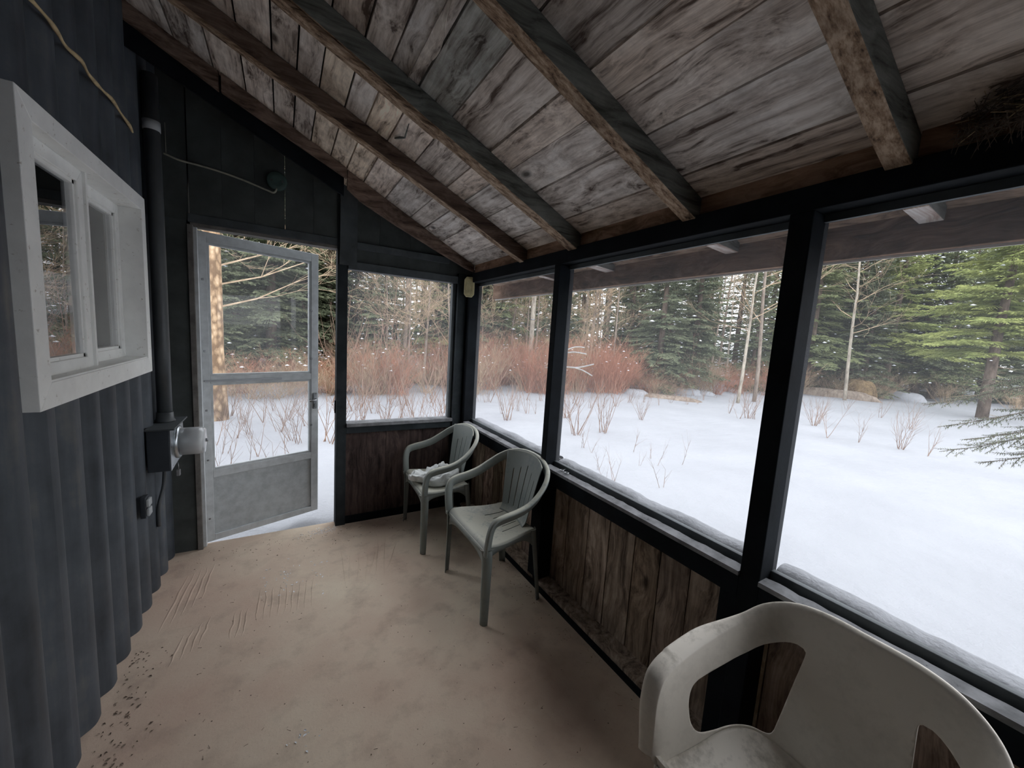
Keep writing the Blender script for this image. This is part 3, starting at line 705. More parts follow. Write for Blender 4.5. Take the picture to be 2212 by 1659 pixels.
def frond(tb, p0, d0, L, rnd, wd=.03, up=.1, droop=.45, step=.10, side_f=.42, sub=True):
    n = max(4, int(L/step)); pts = []
    hd = Vector((d0.x, d0.y, 0)).normalized(); sd = Vector((-hd.y, hd.x, 0))
    for i in range(n+1):
        t_ = i/n; pts.append(p0+hd*(L*t_)+Z3*(L*(up*t_-droop*t_*t_+.18*t_**4)))
    for i in range(n):
        tb.blade(pts[i], (pts[i+1]-pts[i])*1.3, sd, wd*.5)
        t_ = i/n
        if i == 0: continue
        l = side_f*L*(1-t_)**.8*rnd.uniform(.7, 1.15)+.07
        for s_ in (-1, 1):
            dv = (hd*.75+sd*s_*rnd.uniform(.6, .95)+Z3*rnd.uniform(-.35, .05)).normalized()
            q = pts[i]; e = q+dv*l; tb.blade(q, dv*l, hd if rnd.random() < .5 else Z3, wd, .06*l)
            if sub and l > .16:
                m_ = int(l/.10)
                for k in range(1, m_+1):
                    qq = q+dv*l*(k/(m_+1)); l2 = .35*l*(1-k/(m_+2))+.05
                    for s2 in (-1, 1):
                        d2 = (dv*.7+Vector((-dv.y, dv.x, 0))*s2*.8+Z3*rnd.uniform(-.5, .0)).normalized()
                        tb.blade(qq, d2*l2, Z3 if rnd.random() < .4 else dv, wd*.8)
def conifer(seed, h, rad, mat, barkm='bark_dark', z_lo=.10, nb=6, wsp=.28, sub=True, bare=False):
    rnd = random.Random(seed); tr = MB()
    zs = [0, h*.3, h*.65, h]; r0 = h*.014+.02
    tr.tube([(rnd.uniform(-.03, .03)*k, rnd.uniform(-.03, .03)*k, z-.3 if k == 0 else z) for k, z in enumerate(zs)], [r0, r0*.75, r0*.4, .01], 7)
    tb = TB(); z = h*z_lo
    while z < h*.985:
        f = 1-z/h; L0 = rad*f**.75
        for k in range(nb if f > .15 else 4):
            a = rnd.uniform(0, 2*PI); L = L0*rnd.uniform(.55, 1.1)+.10
            frond(tb, Vector((0, 0, z+rnd.uniform(-.1, .1))), Vector((math.cos(a), math.sin(a), 0)), L, rnd, wd=.022+.012*rnd.random(), up=.12+.5*(1-f)**2, droop=.5*f+.05, step=.12, sub=sub)
        z += wsp*(.6+.4*f)*rnd.uniform(.8, 1.2)
    # dead lower twigs
    dt = TB()
    for k in range(26):
        a = rnd.uniform(0, 2*PI); zz = rnd.uniform(.1, max(.5, h*z_lo+1.2)); L = rnd.uniform(.3, .9); d = Vector((math.cos(a), math.sin(a), rnd.uniform(-.3, .1)))
        p = Vector((0, 0, zz)); q = p+d*L*.5; e = q+(d+Vector((rnd.uniform(-.3, .3), rnd.uniform(-.3, .3), -.1)))*L*.5
        dt.tube3(p, q, .009, .006); dt.tube3(q, e, .006, .002)
    # snow pads
    sn = MB()
    for k in range(40):
        f = rnd.uniform(.1, .85); z = h*f; rr_ = rad*(1-f)**.75*rnd.uniform(.4, .9); a = rnd.uniform(0, 2*PI); s_ = rnd.uniform(.03, .085)
        c = Vector((rr_*math.cos(a), rr_*math.sin(a), z-.2*rr_*(1-f)))
        ring = [(c.x+s_*math.cos(t_)*rnd.uniform(.7, 1.5), c.y+s_*math.sin(t_)*rnd.uniform(.7, 1.5), c.z) for t_ in (0, 1.26, 2.51, 3.77, 5.03)]
        sn.add(ring+[(c.x, c.y, c.z+s_*.55), (c.x, c.y, c.z-s_*.3)], [(i, (i+1) % 5, 5) for i in range(5)]+[((i+1) % 5, i, 6) for i in range(5)], 0, True)
    tm = tr.mesh('trunk'); tm.materials.append(M[barkm]); sm = sn.mesh('snow_pads'); sm.materials.append(M['snow_bright'])
    return [('trunk', tm, None), ('foliage', tb.mesh('foliage', mat), 'stuff'), ('dead_twigs', dt.mesh('dead_twigs', 'twig'), 'stuff'), ('snow_pads', sm, 'stuff')]
def bare_tree(seed, h, r0, mat, twm, lean=.03, depth=4, z_lo=.3, spread=.6, nbr=16, br=.30, bl=.26):
    rnd = random.Random(seed); tr = MB(); pts = []; x = y = 0
    n = 8
    for k in range(n+1):
        pts.append(Vector((x, y, h*k/n-(.3 if k == 0 else 0)))); x += rnd.uniform(-.04, .04)+lean*h/n; y += rnd.uniform(-.04, .04)
    tr.tube(pts, [r0*(1-.85*k/n)+.004 for k in range(n+1)], 8)
    tb = TB(); ends = []
    def grow(p, d, L, r, lv):
        seg = 3; q = p
        for k in range(seg):
            d = (d+Vector((rnd.uniform(-.25, .25), rnd.uniform(-.25, .25), rnd.uniform(-.15, .22)))).normalized(); e = q+d*L/seg
            ra, rb = r*(1-.28*k), r*(1-.28*(k+1)); tb.tube3(q, e, ra, max(rb, .0018))
            if lv > 0:
                for _ in range(2 if rnd.random() < .6 else 1):
                    d2 = (d+Vector((rnd.uniform(-1, 1), rnd.uniform(-1, 1), rnd.uniform(-.5, .7)))*.8).normalized(); grow(e, d2, L*rnd.uniform(.42, .65), max(rb*.6, .0028), lv-1)
            q = e
        ends.append(q)
    for k in range(nbr):
        f = z_lo+(1-z_lo)*k/nbr+rnd.uniform(-.02, .02); f = min(f, .98); i = min(int(f*n), n-1); p = pts[i].lerp(pts[i+1], f*n-i)
        a = rnd.uniform(0, 2*PI); d = Vector((math.cos(a)*spread*1.3, math.sin(a)*spread*1.3, rnd.uniform(.1, .8))).normalized()
        grow(p, d, h*bl*(1.15-f)*rnd.uniform(.7, 1.3), r0*br*(1.1-f)+.003, depth-2)
    tm = tr.mesh('trunk'); tm.materials.append(M[mat])
    return [('trunk', tm, None), ('branches', tb.mesh('branches', twm), 'stuff')]
def clump(seed, h, n, mat, spread=.5, twig=3):
    rnd = random.Random(seed); tb = TB()
    for k in range(n):
        a = rnd.uniform(0, 2*PI); b = rnd.uniform(0, .5)*spread; p = Vector((b*math.cos(a*3), b*math.sin(a*3), -.15)); H = h*rnd.uniform(.55, 1.05)
        d = Vector((math.cos(a)*rnd.uniform(0, spread), math.sin(a)*rnd.uniform(0, spread), 1)).normalized(); r = rnd.uniform(.004, .008)
        for s_ in range(4):
            d = (d+Vector((rnd.uniform(-.18, .18), rnd.uniform(-.18, .18), rnd.uniform(-.12, .12)))).normalized(); e = p+d*H/4; tb.tube3(p, e, r, r*.75); r *= .75
            if s_ > 0:
                for _ in range(twig):
                    d2 = (d+Vector((rnd.uniform(-.7, .7), rnd.uniform(-.7, .7), rnd.uniform(-.2, .5)))).normalized(); l = H*rnd.uniform(.12, .3); tb.tube3(e, e+d2*l, r*.6, .0015)
                    d3 = (d2+Vector((rnd.uniform(-.6, .6), rnd.uniform(-.6, .6), rnd.uniform(-.1, .4)))).normalized(); tb.tube3(e+d2*l*.5, e+d2*l*.5+d3*l*.5, r*.4, .0015)
            p = e
    return tb.mesh('stems', mat)
def place(parts, name, label, cat, group, x, y, rz, s=1.0, sz=None):
    root = empty(name, (x, y, gz(x, y)), rz); root.scale = (s, s, sz or s); tag(root, label, cat, group)
    for nm, me, kd in parts:
        q = bpy.data.objects.new(nm, me); C.objects.link(q); q.parent = root
        if kd: q['kind'] = kd
    return root
def pol(az, D): a = math.radians(az); return D*math.sin(a), D*math.cos(a)

spr = [conifer(100+k, h, r, 'spruce', z_lo=zl, nb=7) for k, (h, r, zl) in enumerate(((8.5, 1.7, .05), (10.5, 2.0, .09), (7.0, 1.6, .03), (12.0, 2.1, .16)))]
firs = [conifer(200+k, h, r, 'fir', z_lo=zl, nb=6) for k, (h, r, zl) in enumerate(((9.5, 2.0, .10), (11.0, 2.4, .14)))]
pines = [conifer(300+k, h, r, 'pine', z_lo=.22, nb=6, wsp=.35) for k, (h, r) in enumerate(((11.0, 3.2), (9.0, 2.8)))]
bares = [bare_tree(400+k, h, r, mt_, tw_, nbr=nb) for k, (h, r, mt_, tw_, nb) in enumerate(((8.5, .07, 'bark', 'twig', 18), (10, .09, 'bark', 'twig', 22), (7, .05, 'bark_pale', 'twig', 18), (9, .06, 'bark', 'twig', 14)))]
poles_ = [bare_tree(450+k, 10, .10, 'bark_dark', 'twig', nbr=8, z_lo=.2, lean=lz) for k, lz in enumerate((.01, -.02))]
twg = [bare_tree(430+k, 4.6, .032, 'bark', 'twig', nbr=12, depth=5, z_lo=.25, br=.28, bl=.30, lean=.05) for k in range(3)]
# hero trees
tk = bare_tree(500, 9.0, .155, 'bark_tan', 'twig', lean=.012, nbr=34, z_lo=.19, spread=.9, depth=5, br=.11, bl=.24)
x, y = pol(-6.6, 7.95)
place(tk, 'pine_tree', 'thick tan-barked trunk seen through the left side of the open storm door', 'tree', None, x, y, 2.0)
x, y = pol(61.2, 14.4); place(bares[2], 'birch_tree', 'slender pale bare tree standing at the forest edge left of the tallest post', 'tree', None, x, y, .4, 1.0)
x, y = pol(63.0, 15.2); place(bares[3], 'bare_tree', 'slim leaning bare trunk just right of the slender pale tree', 'tree', None, x, y, 1.9, 1.0)
x, y = pol(71.6, 20.2); place(bares[2], 'birch_tree', 'white-trunked birch right of the tallest post in the wide right opening', 'tree', None, x, y, 2.4, 1.2)
hero_con = [(51.3, 15.0, spr[0], .95, 'spruce_tree', 'dense dark green spruce in the middle of the wide opening behind the brush'),
            (55.4, 16.0, spr[1], .80, 'spruce_tree', 'tall spruce just right of the dense dark one in the middle opening'),
            (47.2, 17.5, spr[2], 1.0, 'spruce_tree', 'narrow spruce left of the dense dark one in the middle opening'),
            (19.5, 14.0, firs[0], .8, 'fir_tree', 'green fir in the right half of the end window'),
            (2.5, 13.5, spr[3], .8, 'spruce_tree', 'dark spruce filling the upper pane of the storm door'),
            (-3.2, 15.0, spr[1], .9, 'spruce_tree', 'dark spruce just right of the thick tan trunk'),
            (81.5, 20.0, pines[0], .9, 'pine_tree', 'big yellow-green conifer at the far right edge'),
            (74.5, 24.5, pines[1], 1.1, 'pine_tree', 'yellow-green conifer right of the white-trunked birch'),
            (67.8, 21.5, firs[1], 1.0, 'fir_tree', 'green fir directly right of the tallest post'),
            (78.0, 26.5, firs[0], 1.1, 'fir_tree', 'dark fir between the two yellow-green conifers')]
for az, D, p_, s_, nm, lb in hero_con:
    x, y = pol(az, D); place(p_, nm, lb, 'tree', None, x, y, RO.uniform(0, 6), s_)
gap = [(38.5, 45.5), (57.6, 60), (15.2, 18.2)]
def in_gap(a, t_=0): return any(l < a < h for l, h in gap)
OPEN = [(-9, 4.2, 'the storm door'), (4.2, 7.2, 'the gap beside the door'), (7.2, 22.8, 'the end window'), (22.8, 36.8, 'the corner opening'), (36.8, 65.6, 'the middle opening'), (65.6, 86, 'the right opening')]
ORD = ['first', 'second', 'third', 'fourth', 'fifth', 'sixth', 'seventh', 'eighth', 'ninth', 'tenth', 'eleventh', 'twelfth', 'thirteenth', 'fourteenth', 'fifteenth', 'sixteenth', 'seventeenth', 'eighteenth', 'nineteenth', 'twentieth', 'twenty-first', 'twenty-second', 'twenty-third', 'twenty-fourth', 'twenty-fifth', 'twenty-sixth', 'twenty-seventh', 'twenty-eighth', 'twenty-ninth', 'thirtieth', 'thirty-first', 'thirty-second', 'thirty-third']
pending = []      # (object, azimuth, phrase): labelled by place in the opening they are seen through
def later(o, az, phrase): pending.append((o, az, phrase)); return o
for i in range(46):
    az = -14+i*2.45+RO.uniform(-.8, .8); b = border(az); D = b+RO.uniform(1.5, 5.5)
    if any(abs(az-h_[0]) < 1.2 for h_ in hero_con): D += 4
    x, y = pol(az, D); k = RO.random()
    if in_gap(az) or k < .30: later(place(RO.choice(bares), 'bare_tree', None, 'tree', 'bare trees at the forest edge', x, y, RO.uniform(0, 6), RO.uniform(.7, 1.0)), az, 'bare grey-brown tree at the forest edge')
    elif az > 64 and k < .55: later(place(RO.choice(pines+firs), 'fir_tree', None, 'tree', 'yellowish conifers at the right of the forest edge', x, y, RO.uniform(0, 6), RO.uniform(.8, 1.05)), az, 'yellowish green conifer at the forest edge')
    else: later(place(RO.choice(spr+firs), 'spruce_tree', None, 'tree', 'front row conifers', x, y, RO.uniform(0, 6), RO.uniform(.65, 1.0)), az, 'dark green conifer in the front row')
for i in range(15):
    az = 7.5+i*2.75+RO.uniform(-.7, .7); D = border(az)+RO.uniform(.6, 2.6); x, y = pol(az, D)
    later(place(RO.choice(twg), 'bare_tree', None, 'tree', 'small twiggy trees behind the brush', x, y, RO.uniform(0, 6), RO.uniform(.8, 1.25)), az, 'small twiggy bare tree behind the brush')
for i in range(9):
    az = 66.5+i*2.1+RO.uniform(-.5, .5); D = border(az)+RO.uniform(1.5, 7); x, y = pol(az, D)
    later(place(RO.choice(firs+spr), 'fir_tree', None, 'tree', 'firs of the right opening', x, y, RO.uniform(0, 6), RO.uniform(.85, 1.1)), az, 'green fir of the dense forest wall')
# utility pole
x, y = pol(33.2, 13.0); z = gz(x, y)
o = MB().tube([(0, 0, -.3), (0, 0, 4), (0, 0, 9)], [.085, .075, .06], 12).obj('pole', 'bark_pale'); o.location = (x, y, z); tag(o, 'plain pale grey utility pole rising from the red brush', 'pole')
MB().lathe([(.084, 0), (.084, .03)], (0, 0, 2.2), 2, 12).obj('band', 'steel', o)
# forest depth and thickets: masses nobody could count
def mass(name, lab, cat, items, mats):
    V = []; F = []; MI = []; off = 0
    for me, mi, x, y, z, rz, s_, sz in items:
        n = len(me.vertices); a = np.empty(n*3, 'f'); me.vertices.foreach_get('co', a); a = a.reshape(-1, 3)*(s_, s_, sz)
        c, s2 = math.cos(rz), math.sin(rz); b = np.c_[a[:, 0]*c-a[:, 1]*s2+x, a[:, 0]*s2+a[:, 1]*c+y, a[:, 2]+z]; V.append(b)
        nl = len(me.loops); li = np.empty(nl, 'i'); me.loops.foreach_get('vertex_index', li); npol = len(me.polygons); st = np.empty(npol, 'i'); me.polygons.foreach_get('loop_start', st)
        F.append((li+off, st, npol)); MI.append(np.full(npol, mi, 'i')); off += n
    me = bpy.data.meshes.new(name); V = np.concatenate(V).astype('f'); L = np.concatenate([f[0] for f in F]); o2 = 0; S = []
    for li, st, npol in F: S.append(st+o2); o2 += len(li)
    S = np.concatenate(S); me.vertices.add(len(V)); me.vertices.foreach_set('co', V.ravel()); me.loops.add(len(L)); me.loops.foreach_set('vertex_index', L); me.polygons.add(len(S)); me.polygons.foreach_set('loop_start', S)
    for mm in mats: me.materials.append(M[mm])
    me.polygons.foreach_set('material_index', np.concatenate(MI)); me.update(calc_edges=True); me.validate()
    o = bpy.data.objects.new(name, me); C.objects.link(o); return tag(o, lab, cat, kind='stuff')
lowc = [conifer(800+k, h, r, 'spruce', z_lo=.05, nb=6, wsp=.40, sub=False) for k, (h, r) in enumerate(((11, 2.2), (13, 2.4), (10, 1.9)))]
lowb = [bare_tree(820+k, 10, .08, 'bark', 'twig', nbr=12, depth=3) for k in range(2)]
its = []
def addt(parts, x, y, s_, cols):
    z = gz(x, y); rz = RO.uniform(0, 6)
    for (nm, me, kd), mi in zip(parts, cols):
        if mi is not None: its.append((me, mi, x, y, z, rz, s_, s_*RO.uniform(.95, 1.05)))
for i in range(62):
    az = -18+i*1.95+RO.uniform(-1, 1); D = border(az)+RO.uniform(5, 12); x, y = pol(az, D); k = RO.random()
    if (in_gap(az) and k < .6) or k < .12: addt(RO.choice(lowb), x, y, RO.uniform(.8, 1.15), (0, 1))
    else: addt(RO.choice(lowc), x, y, RO.uniform(.65, 1.0), (2, RO.choice((3, 3, 4)), None, 5))
for i in range(80):
    az = -20+i*1.5+RO.uniform(-1, 1); D = border(az)+RO.uniform(13, 32); x, y = pol(az, D)
    if in_gap(az) and RO.random() < .35: addt(RO.choice(lowb), x, y, RO.uniform(1.0, 1.4), (0, 1))
    else: addt(RO.choice(lowc), x, y, RO.uniform(.95, 1.35), (2, RO.choice((3, 3, 4)), None, 5))
mass('forest', 'deep mixed forest of conifers and bare trees behind the front row', 'forest', its, ['bark', 'twig', 'bark_dark', 'spruce', 'fir', 'snow_bright'])
reds = [clump(600+k, 2.0, 60, 'twig_red', .6) for k in range(4)]; tans = [clump(620+k, 2.1, 42, 'twig', .6) for k in range(3)]
def thicket(n, a0, a1, d0, d1, pred, h0, h1, lab, hf=lambda a: 1.0):
    L_ = []
    for i in range(n):
        az = RO.uniform(a0, a1); D = border(az)+RO.uniform(d0, d1); x, y = pol(az, D); rd = RO.random() < pred(az)
        L_.append((RO.choice(reds if rd else tans), 0 if rd else 1, x, y, gz(x, y), RO.uniform(0, 6), 1.0, RO.uniform(h0, h1)*hf(az)))
    o = mass('brush_thicket', lab, 'bush', L_, ['twig_red', 'twig'])
    sn = MB(); vv = o.data.vertices
    for k in range(n*2):
        for _ in range(40):
            c = vv[RO.randrange(len(vv))].co
            if c.z > .45: break
        s_ = RO.uniform(.015, .045)
        ring = [(c.x+s_*math.cos(t_)*RO.uniform(.7, 1.6), c.y+s_*math.sin(t_)*RO.uniform(.7, 1.6), c.z) for t_ in (0, 1.26, 2.51, 3.77, 5.03)]
        sn.add(ring+[(c.x, c.y, c.z+s_*.6), (c.x, c.y, c.z-s_*.3)], [(i, (i+1) % 5, 5) for i in range(5)]+[((i+1) % 5, i, 6) for i in range(5)], 0, True)
    q = sn.obj('snow_tufts', 'snow_bright', o); q['kind'] = 'stuff'
thicket(22, 7, 23, -.7, 2.2, lambda a: .2+.4*max(0, (a-10)/12), .32, .72, 'tan and reddish brush thicket filling the lower half of the end window')
thicket(26, 23, 37, -.9, 2.4, lambda a: .75, .5, .92, 'rusty red brush thicket behind the pole in the corner opening')
thicket(36, 37, 54, -.9, 2.4, lambda a: .72, .5, .92, 'rusty red brush thicket in the left half of the middle opening', lambda a: 1.0 if a < 45 else max(.28, 1-(a-45)*.09))
thicket(18, -10, 7, -.5, 2.2, lambda a: .3, .22, .5, 'brownish brush thicket beyond the storm door')
thicket(14, 54, 66, -.3, 2.5, lambda a: .25, .3, .7, 'low tan brush at the foot of the trees left of the tallest post')
thicket(18, 66, 86, -.3, 3.0, lambda a: .1, .3, .75, 'low tan brush at the foot of the trees in the right opening')
# thin tall saplings in front of the end window and door
def sapling(seed, h, n, fork=2, r=.006):
    rnd = random.Random(seed); tb = TB()
    for k in range(n):
        p = Vector((rnd.uniform(-.05, .05), rnd.uniform(-.05, .05), -.1)); a = rnd.uniform(0, 2*PI); d = Vector((math.cos(a)*.35, math.sin(a)*.35, 1)).normalized(); H = h*rnd.uniform(.6, 1.05); rr_ = r
        for s_ in range(5):
            d = (d+Vector((rnd.uniform(-.12, .12), rnd.uniform(-.12, .12), .04))).normalized(); e = p+d*H/5; tb.tube3(p, e, rr_, rr_*.8); rr_ *= .8
            if s_ and rnd.random() < .75:
                for _ in range(fork):
                    d2 = (d+Vector((rnd.uniform(-.8, .8), rnd.uniform(-.8, .8), 0))).normalized(); l = H*rnd.uniform(.12, .35); q = e+d2*l; tb.tube3(e, q, rr_*.6, rr_*.3)
                    if rnd.random() < .6:
                        d3 = (d2+Vector((rnd.uniform(-.5, .5), rnd.uniform(-.5, .5), .4))).normalized(); tb.tube3(q, q+d3*l*.6, rr_*.3, .001)
            p = e
    return tb.mesh('stems', 'sapling')
sap_s = [sapling(700+k, .7, 1+k % 3, 2, .006) for k in range(6)]; sap_m = [sapling(720+k, 1.3, 3+k % 3, 2, .0085) for k in range(5)]; sap_t = [sapling(740+k, 3.4, 1+k % 2, 3, .014) for k in range(4)]
def sap(me, x, y, phrase, group, az, s=1.0):
    o = bpy.data.objects.new('sapling', me); C.objects.link(o); o.location = (x, y, gz(x, y)); o.rotation_euler = (0, 0, RO.uniform(0, 6)); o.scale = (s, s, s); tag(o, None, 'sapling', group); return later(o, az, phrase)
def saps(n, a0, a1, dist, mes, phrase, group, s0, s1):
    for i in range(n):
        az = a0+(a1-a0)*(i+RO.uniform(.1, .9))/n; x, y = pol(az, dist(az)); sap(RO.choice(mes), x, y, phrase, group, az, RO.uniform(s0, s1))
saps(16, -8.5, 4, lambda a: RO.uniform(5.4, 8.5), sap_m, 'thin leafless shoots in snow', 'shoots in the snow', .5, .85)
saps(3, 4.3, 7, lambda a: RO.uniform(5.4, 8), sap_m, 'thin leafless shoots in snow', 'shoots in the snow', .5, .85)
saps(25, 8, 22.3, lambda a: RO.uniform(6, 9.5), sap_m, 'thin leafless shoots in snow', 'shoots in the snow', .5, .95)
saps(15, 8, 22.5, lambda a: RO.uniform(8, 10.5), sap_t, 'tall bare sapling before the forest', 'tall saplings', .6, .95)
saps(3, 4.3, 7, lambda a: RO.uniform(8, 10.5), sap_t, 'tall bare sapling before the forest', 'tall saplings', .6, .95)
saps(3, 24, 31, lambda a: RO.uniform(9, 11.0), sap_t, 'tall bare sapling before the forest', 'tall saplings', .5, .8)
saps(6, 50, 57, lambda a: border(a)-RO.uniform(-.5, .6), sap_t, 'tall bare sapling before the forest', 'tall saplings', .45, .75)
saps(6, -8, 3, lambda a: RO.uniform(4.4, 5.6), sap_s, 'short bare shoot in the near snow', 'short shoots', .7, 1.1)
saps(15, 24, 36.5, lambda a: border(a)-RO.uniform(.8, 4.5), sap_m, 'thin leafless shoots in snow', 'shoots in the snow', .4, .75)
saps(22, 38.5, 59, lambda a: border(a)-RO.uniform(.6, 3.2), sap_m, 'thin leafless shoots in snow', 'shoots in the snow', .35, .7)
sap_b = [sapling(760+k, 1.15, 10+2*k, 2, .0075) for k in range(2)]
for az, D, s_ in ((40.6, 6.9, 1.0), (44.6, 7.3, 1.0), (39.2, 8.3, .9), (30.5, 7.6, .9), (49.7, 9.2, .6), (62.5, 11.5, .9), (69.2, 11.8, .8), (76.6, 10.5, .75)):
    x, y = pol(az, D); sap(sap_b[int(az) % 2], x, y, 'upright many-stemmed leafless shrub in the snow field', 'leafless shrubs in the snow field', az, s_)
saps(13, 38.5, 56, lambda a: RO.uniform(4.4, 6.3), sap_s, 'short bare twig poking from the near snow', 'twigs in the near snow', .4, .8)
saps(4, 60, 65, lambda a: RO.uniform(10.5, 13), sap_m, 'thin leafless shoots in snow', 'shoots in the snow', .4, .7)
saps(7, 68.2, 79, lambda a: RO.uniform(10, 17), sap_m, 'thin leafless shoots in snow', 'shoots in the snow', .45, .8)
# snow-laden fallen birch in the brush
x, y = pol(37.8, 11.6)
lim = [((-.6, .1, .9), (.3, .0, .98), (.75, -.1, .93), (1.15, -.2, .78)), ((.35, 0, .97), (.7, .0, 1.0), (1.2, .1, 1.12)), ((-.6, .1, .95), (-.1, .05, 1.35), (.4, 0, 1.60), (.8, -.05, 1.62)), ((-.1, .05, 1.35), (.4, .1, 1.45), (.9, .05, 1.42))]
fb = empty('fallen_birch', (x, y, gz(x, y)), -math.radians(38)); tag(fb, 'snow-laden fallen birch limb leaning out of the red brush beside the first post', 'branch')
for L_ in lim:
    pp = cat_rom([(a*.8, b, c*.95-.05) for a, b, c in L_], 5); MB().tube(pp, [.022-.013*i/len(pp) for i in range(len(pp))], 8).obj('limb', 'bark_pale', fb)
    MB().tube([p+Vector((0, 0, .015)) for p in pp], [.018-.009*i/len(pp) for i in range(len(pp))], 7).obj('snow_cap', 'snow', fb)
# rounded brown heap and grey slab at the forest edge
def heap(name, lab, cat, az, D, lx, ly, lz, mat, seed):
    mb = MB(); n, m_ = 26, 10; vs_ = []
    for i in range(m_+1):
        ph = PI/2*i/m_
        for j in range(n):
            th = 2*PI*j/n; k = 1+.10*mnoise.noise(Vector((math.cos(th)*2, math.sin(th)*2, seed+i*.4)))
            vs_.append((lx*math.cos(th)*math.cos(ph)**.5*k, ly*math.sin(th)*math.cos(ph)**.5*k, lz*math.sin(ph)*k-.1))
    mb.add(vs_, [(i*n+j, i*n+(j+1) % n, (i+1)*n+(j+1) % n, (i+1)*n+j) for i in range(m_) for j in range(n)], 0, True)
    o = mb.obj(name, mat); x, y = pol(az, D); o.location = (x, y, gz(x, y)); o.rotation_euler = (0, 0, -math.radians(az)); return tag(o, lab, cat)
heap('stump', 'round-topped brown heap half hidden by snow at the right forest edge', 'stump', 72.6, 21.9, .62, .5, .85, 'heap_brown', 3)
heap('log', 'low brown log lying in the snow left of the round-topped heap', 'log', 70.2, 21.2, 1.6, .35, .42, 'bark', 8)
heap('mound', 'low grey weathered mound at the right end of the red brush', 'mound', 52.8, 13.6, 1.1, .35, .20, 'bark', 5)
for k, (az, D, s_) in enumerate(((55.0, 15.2, .35), (57.0, 15.6, .28), (48.5, 13.6, .3), (76.0, 24.0, .5))):
    heap('snow_mound', ['snow mound at the foot of the tall spruce in the middle opening', 'smaller snow mound right of the tall spruce foot', 'snow mound at the edge of the red brush', 'snow mound under the trees at the far right'][k], 'snow', az, D, s_*1.6, s_, s_*.9, 'snow', k)
# near spruce whose branches reach in from the right
ns = empty('spruce_tree', (4.75, -.55, gz(4.75, -.55))); tag(ns, 'near spruce whose drooping branches reach into the right opening', 'tree')
MB().tube([(0, 0, -.2), (0, 0, 2), (.02, 0, 5)], [.09, .07, .02], 10).obj('trunk', 'bark_dark', ns)
rn = random.Random(3)
def twiggy(p0, tip, rnd, parent, wd=.011):
    tb = TB(); st = TB(); p0 = Vector(p0); tip = Vector(tip); L = (tip-p0).length; n = 22
    d = (tip-p0).normalized(); sd = d.cross(Z3).normalized()
    pts = [p0.lerp(tip, i/n)+Z3*(.10*math.sin(PI*i/n))+sd*.02*math.sin(i*.9) for i in range(n+1)]
    def needles(a, b, w_):
        v = b-a; l = v.length; k = max(2, int(l/.012)); v = v.normalized(); s1 = v.cross(Z3); s1 = s1.normalized() if s1.length > .1 else Vector((1, 0, 0)); s2 = s1.cross(v)
        for i in range(k):
            q = a+v*(l*i/k)
            for _ in range(3):
                th = rnd.uniform(0, 2*PI); nd = (v*.8+s1*math.cos(th)+s2*math.sin(th)).normalized(); m_ = len(tb.v); sp = nd.cross(Z3); sp = sp.normalized()*.0024 if sp.length > .05 else s1*.0024
                tb.v += [q+sp, q-sp, q+nd*w_*1.6]; tb.f.append((m_, m_+1, m_+2))
    for i in range(n):
        st.tube3(pts[i], pts[i+1], .006*(1-i/n)+.002, .006*(1-(i+1)/n)+.002); needles(pts[i], pts[i+1], .012)
        if i > 1:
            for s_ in (-1, 1):
                l = L*.30*(1-i/n)**.7*rnd.uniform(.6, 1.1)+.05
                dv = (d*.8+sd*s_*rnd.uniform(.5, .9)+Z3*rnd.uniform(-.4, -.02)).normalized(); e = pts[i]+dv*l; st.tube3(pts[i], e, .0022, .001); needles(pts[i], e, .012)
                if l > .12:
                    for k in range(1, int(l/.055)):
                        q = pts[i]+dv*.055*k; l2 = .45*(l-.055*k)+.02
                        for s3 in (-1, 1):
                            d3 = (dv*.8+dv.cross(Z3).normalized()*s3*.7+Z3*rnd.uniform(-.3, .0)).normalized(); needles(q, q+d3*l2, .011)
    me = st.mesh('branch', 'bark_dark'); o = bpy.data.objects.new('branch', me); C.objects.link(o); o.parent = parent; o.matrix_parent_inverse = Matrix.Translation(-parent.location)
    me = tb.mesh('needles', 'spruce'); q = bpy.data.objects.new('needles', me); C.objects.link(q); q.parent = o; q['kind'] = 'stuff'
for p0, tip in (((4.70, -.45, 1.50), (3.93, .86, 1.16)), ((4.70, -.45, 1.34), (3.95, .77, 1.02)), ((4.70, -.4, 1.16), (3.95, .74, .85)), ((4.70, -.4, 1.08), (3.97, .56, .82)), ((4.70, -.45, 1.62), (3.98, .74, 1.27)), ((4.72, -.4, 1.02), (4.0, .42, .92)), ((4.70, -.5, 1.24), (3.96, .64, .96))):
    twiggy(p0, tip, rn, ns)

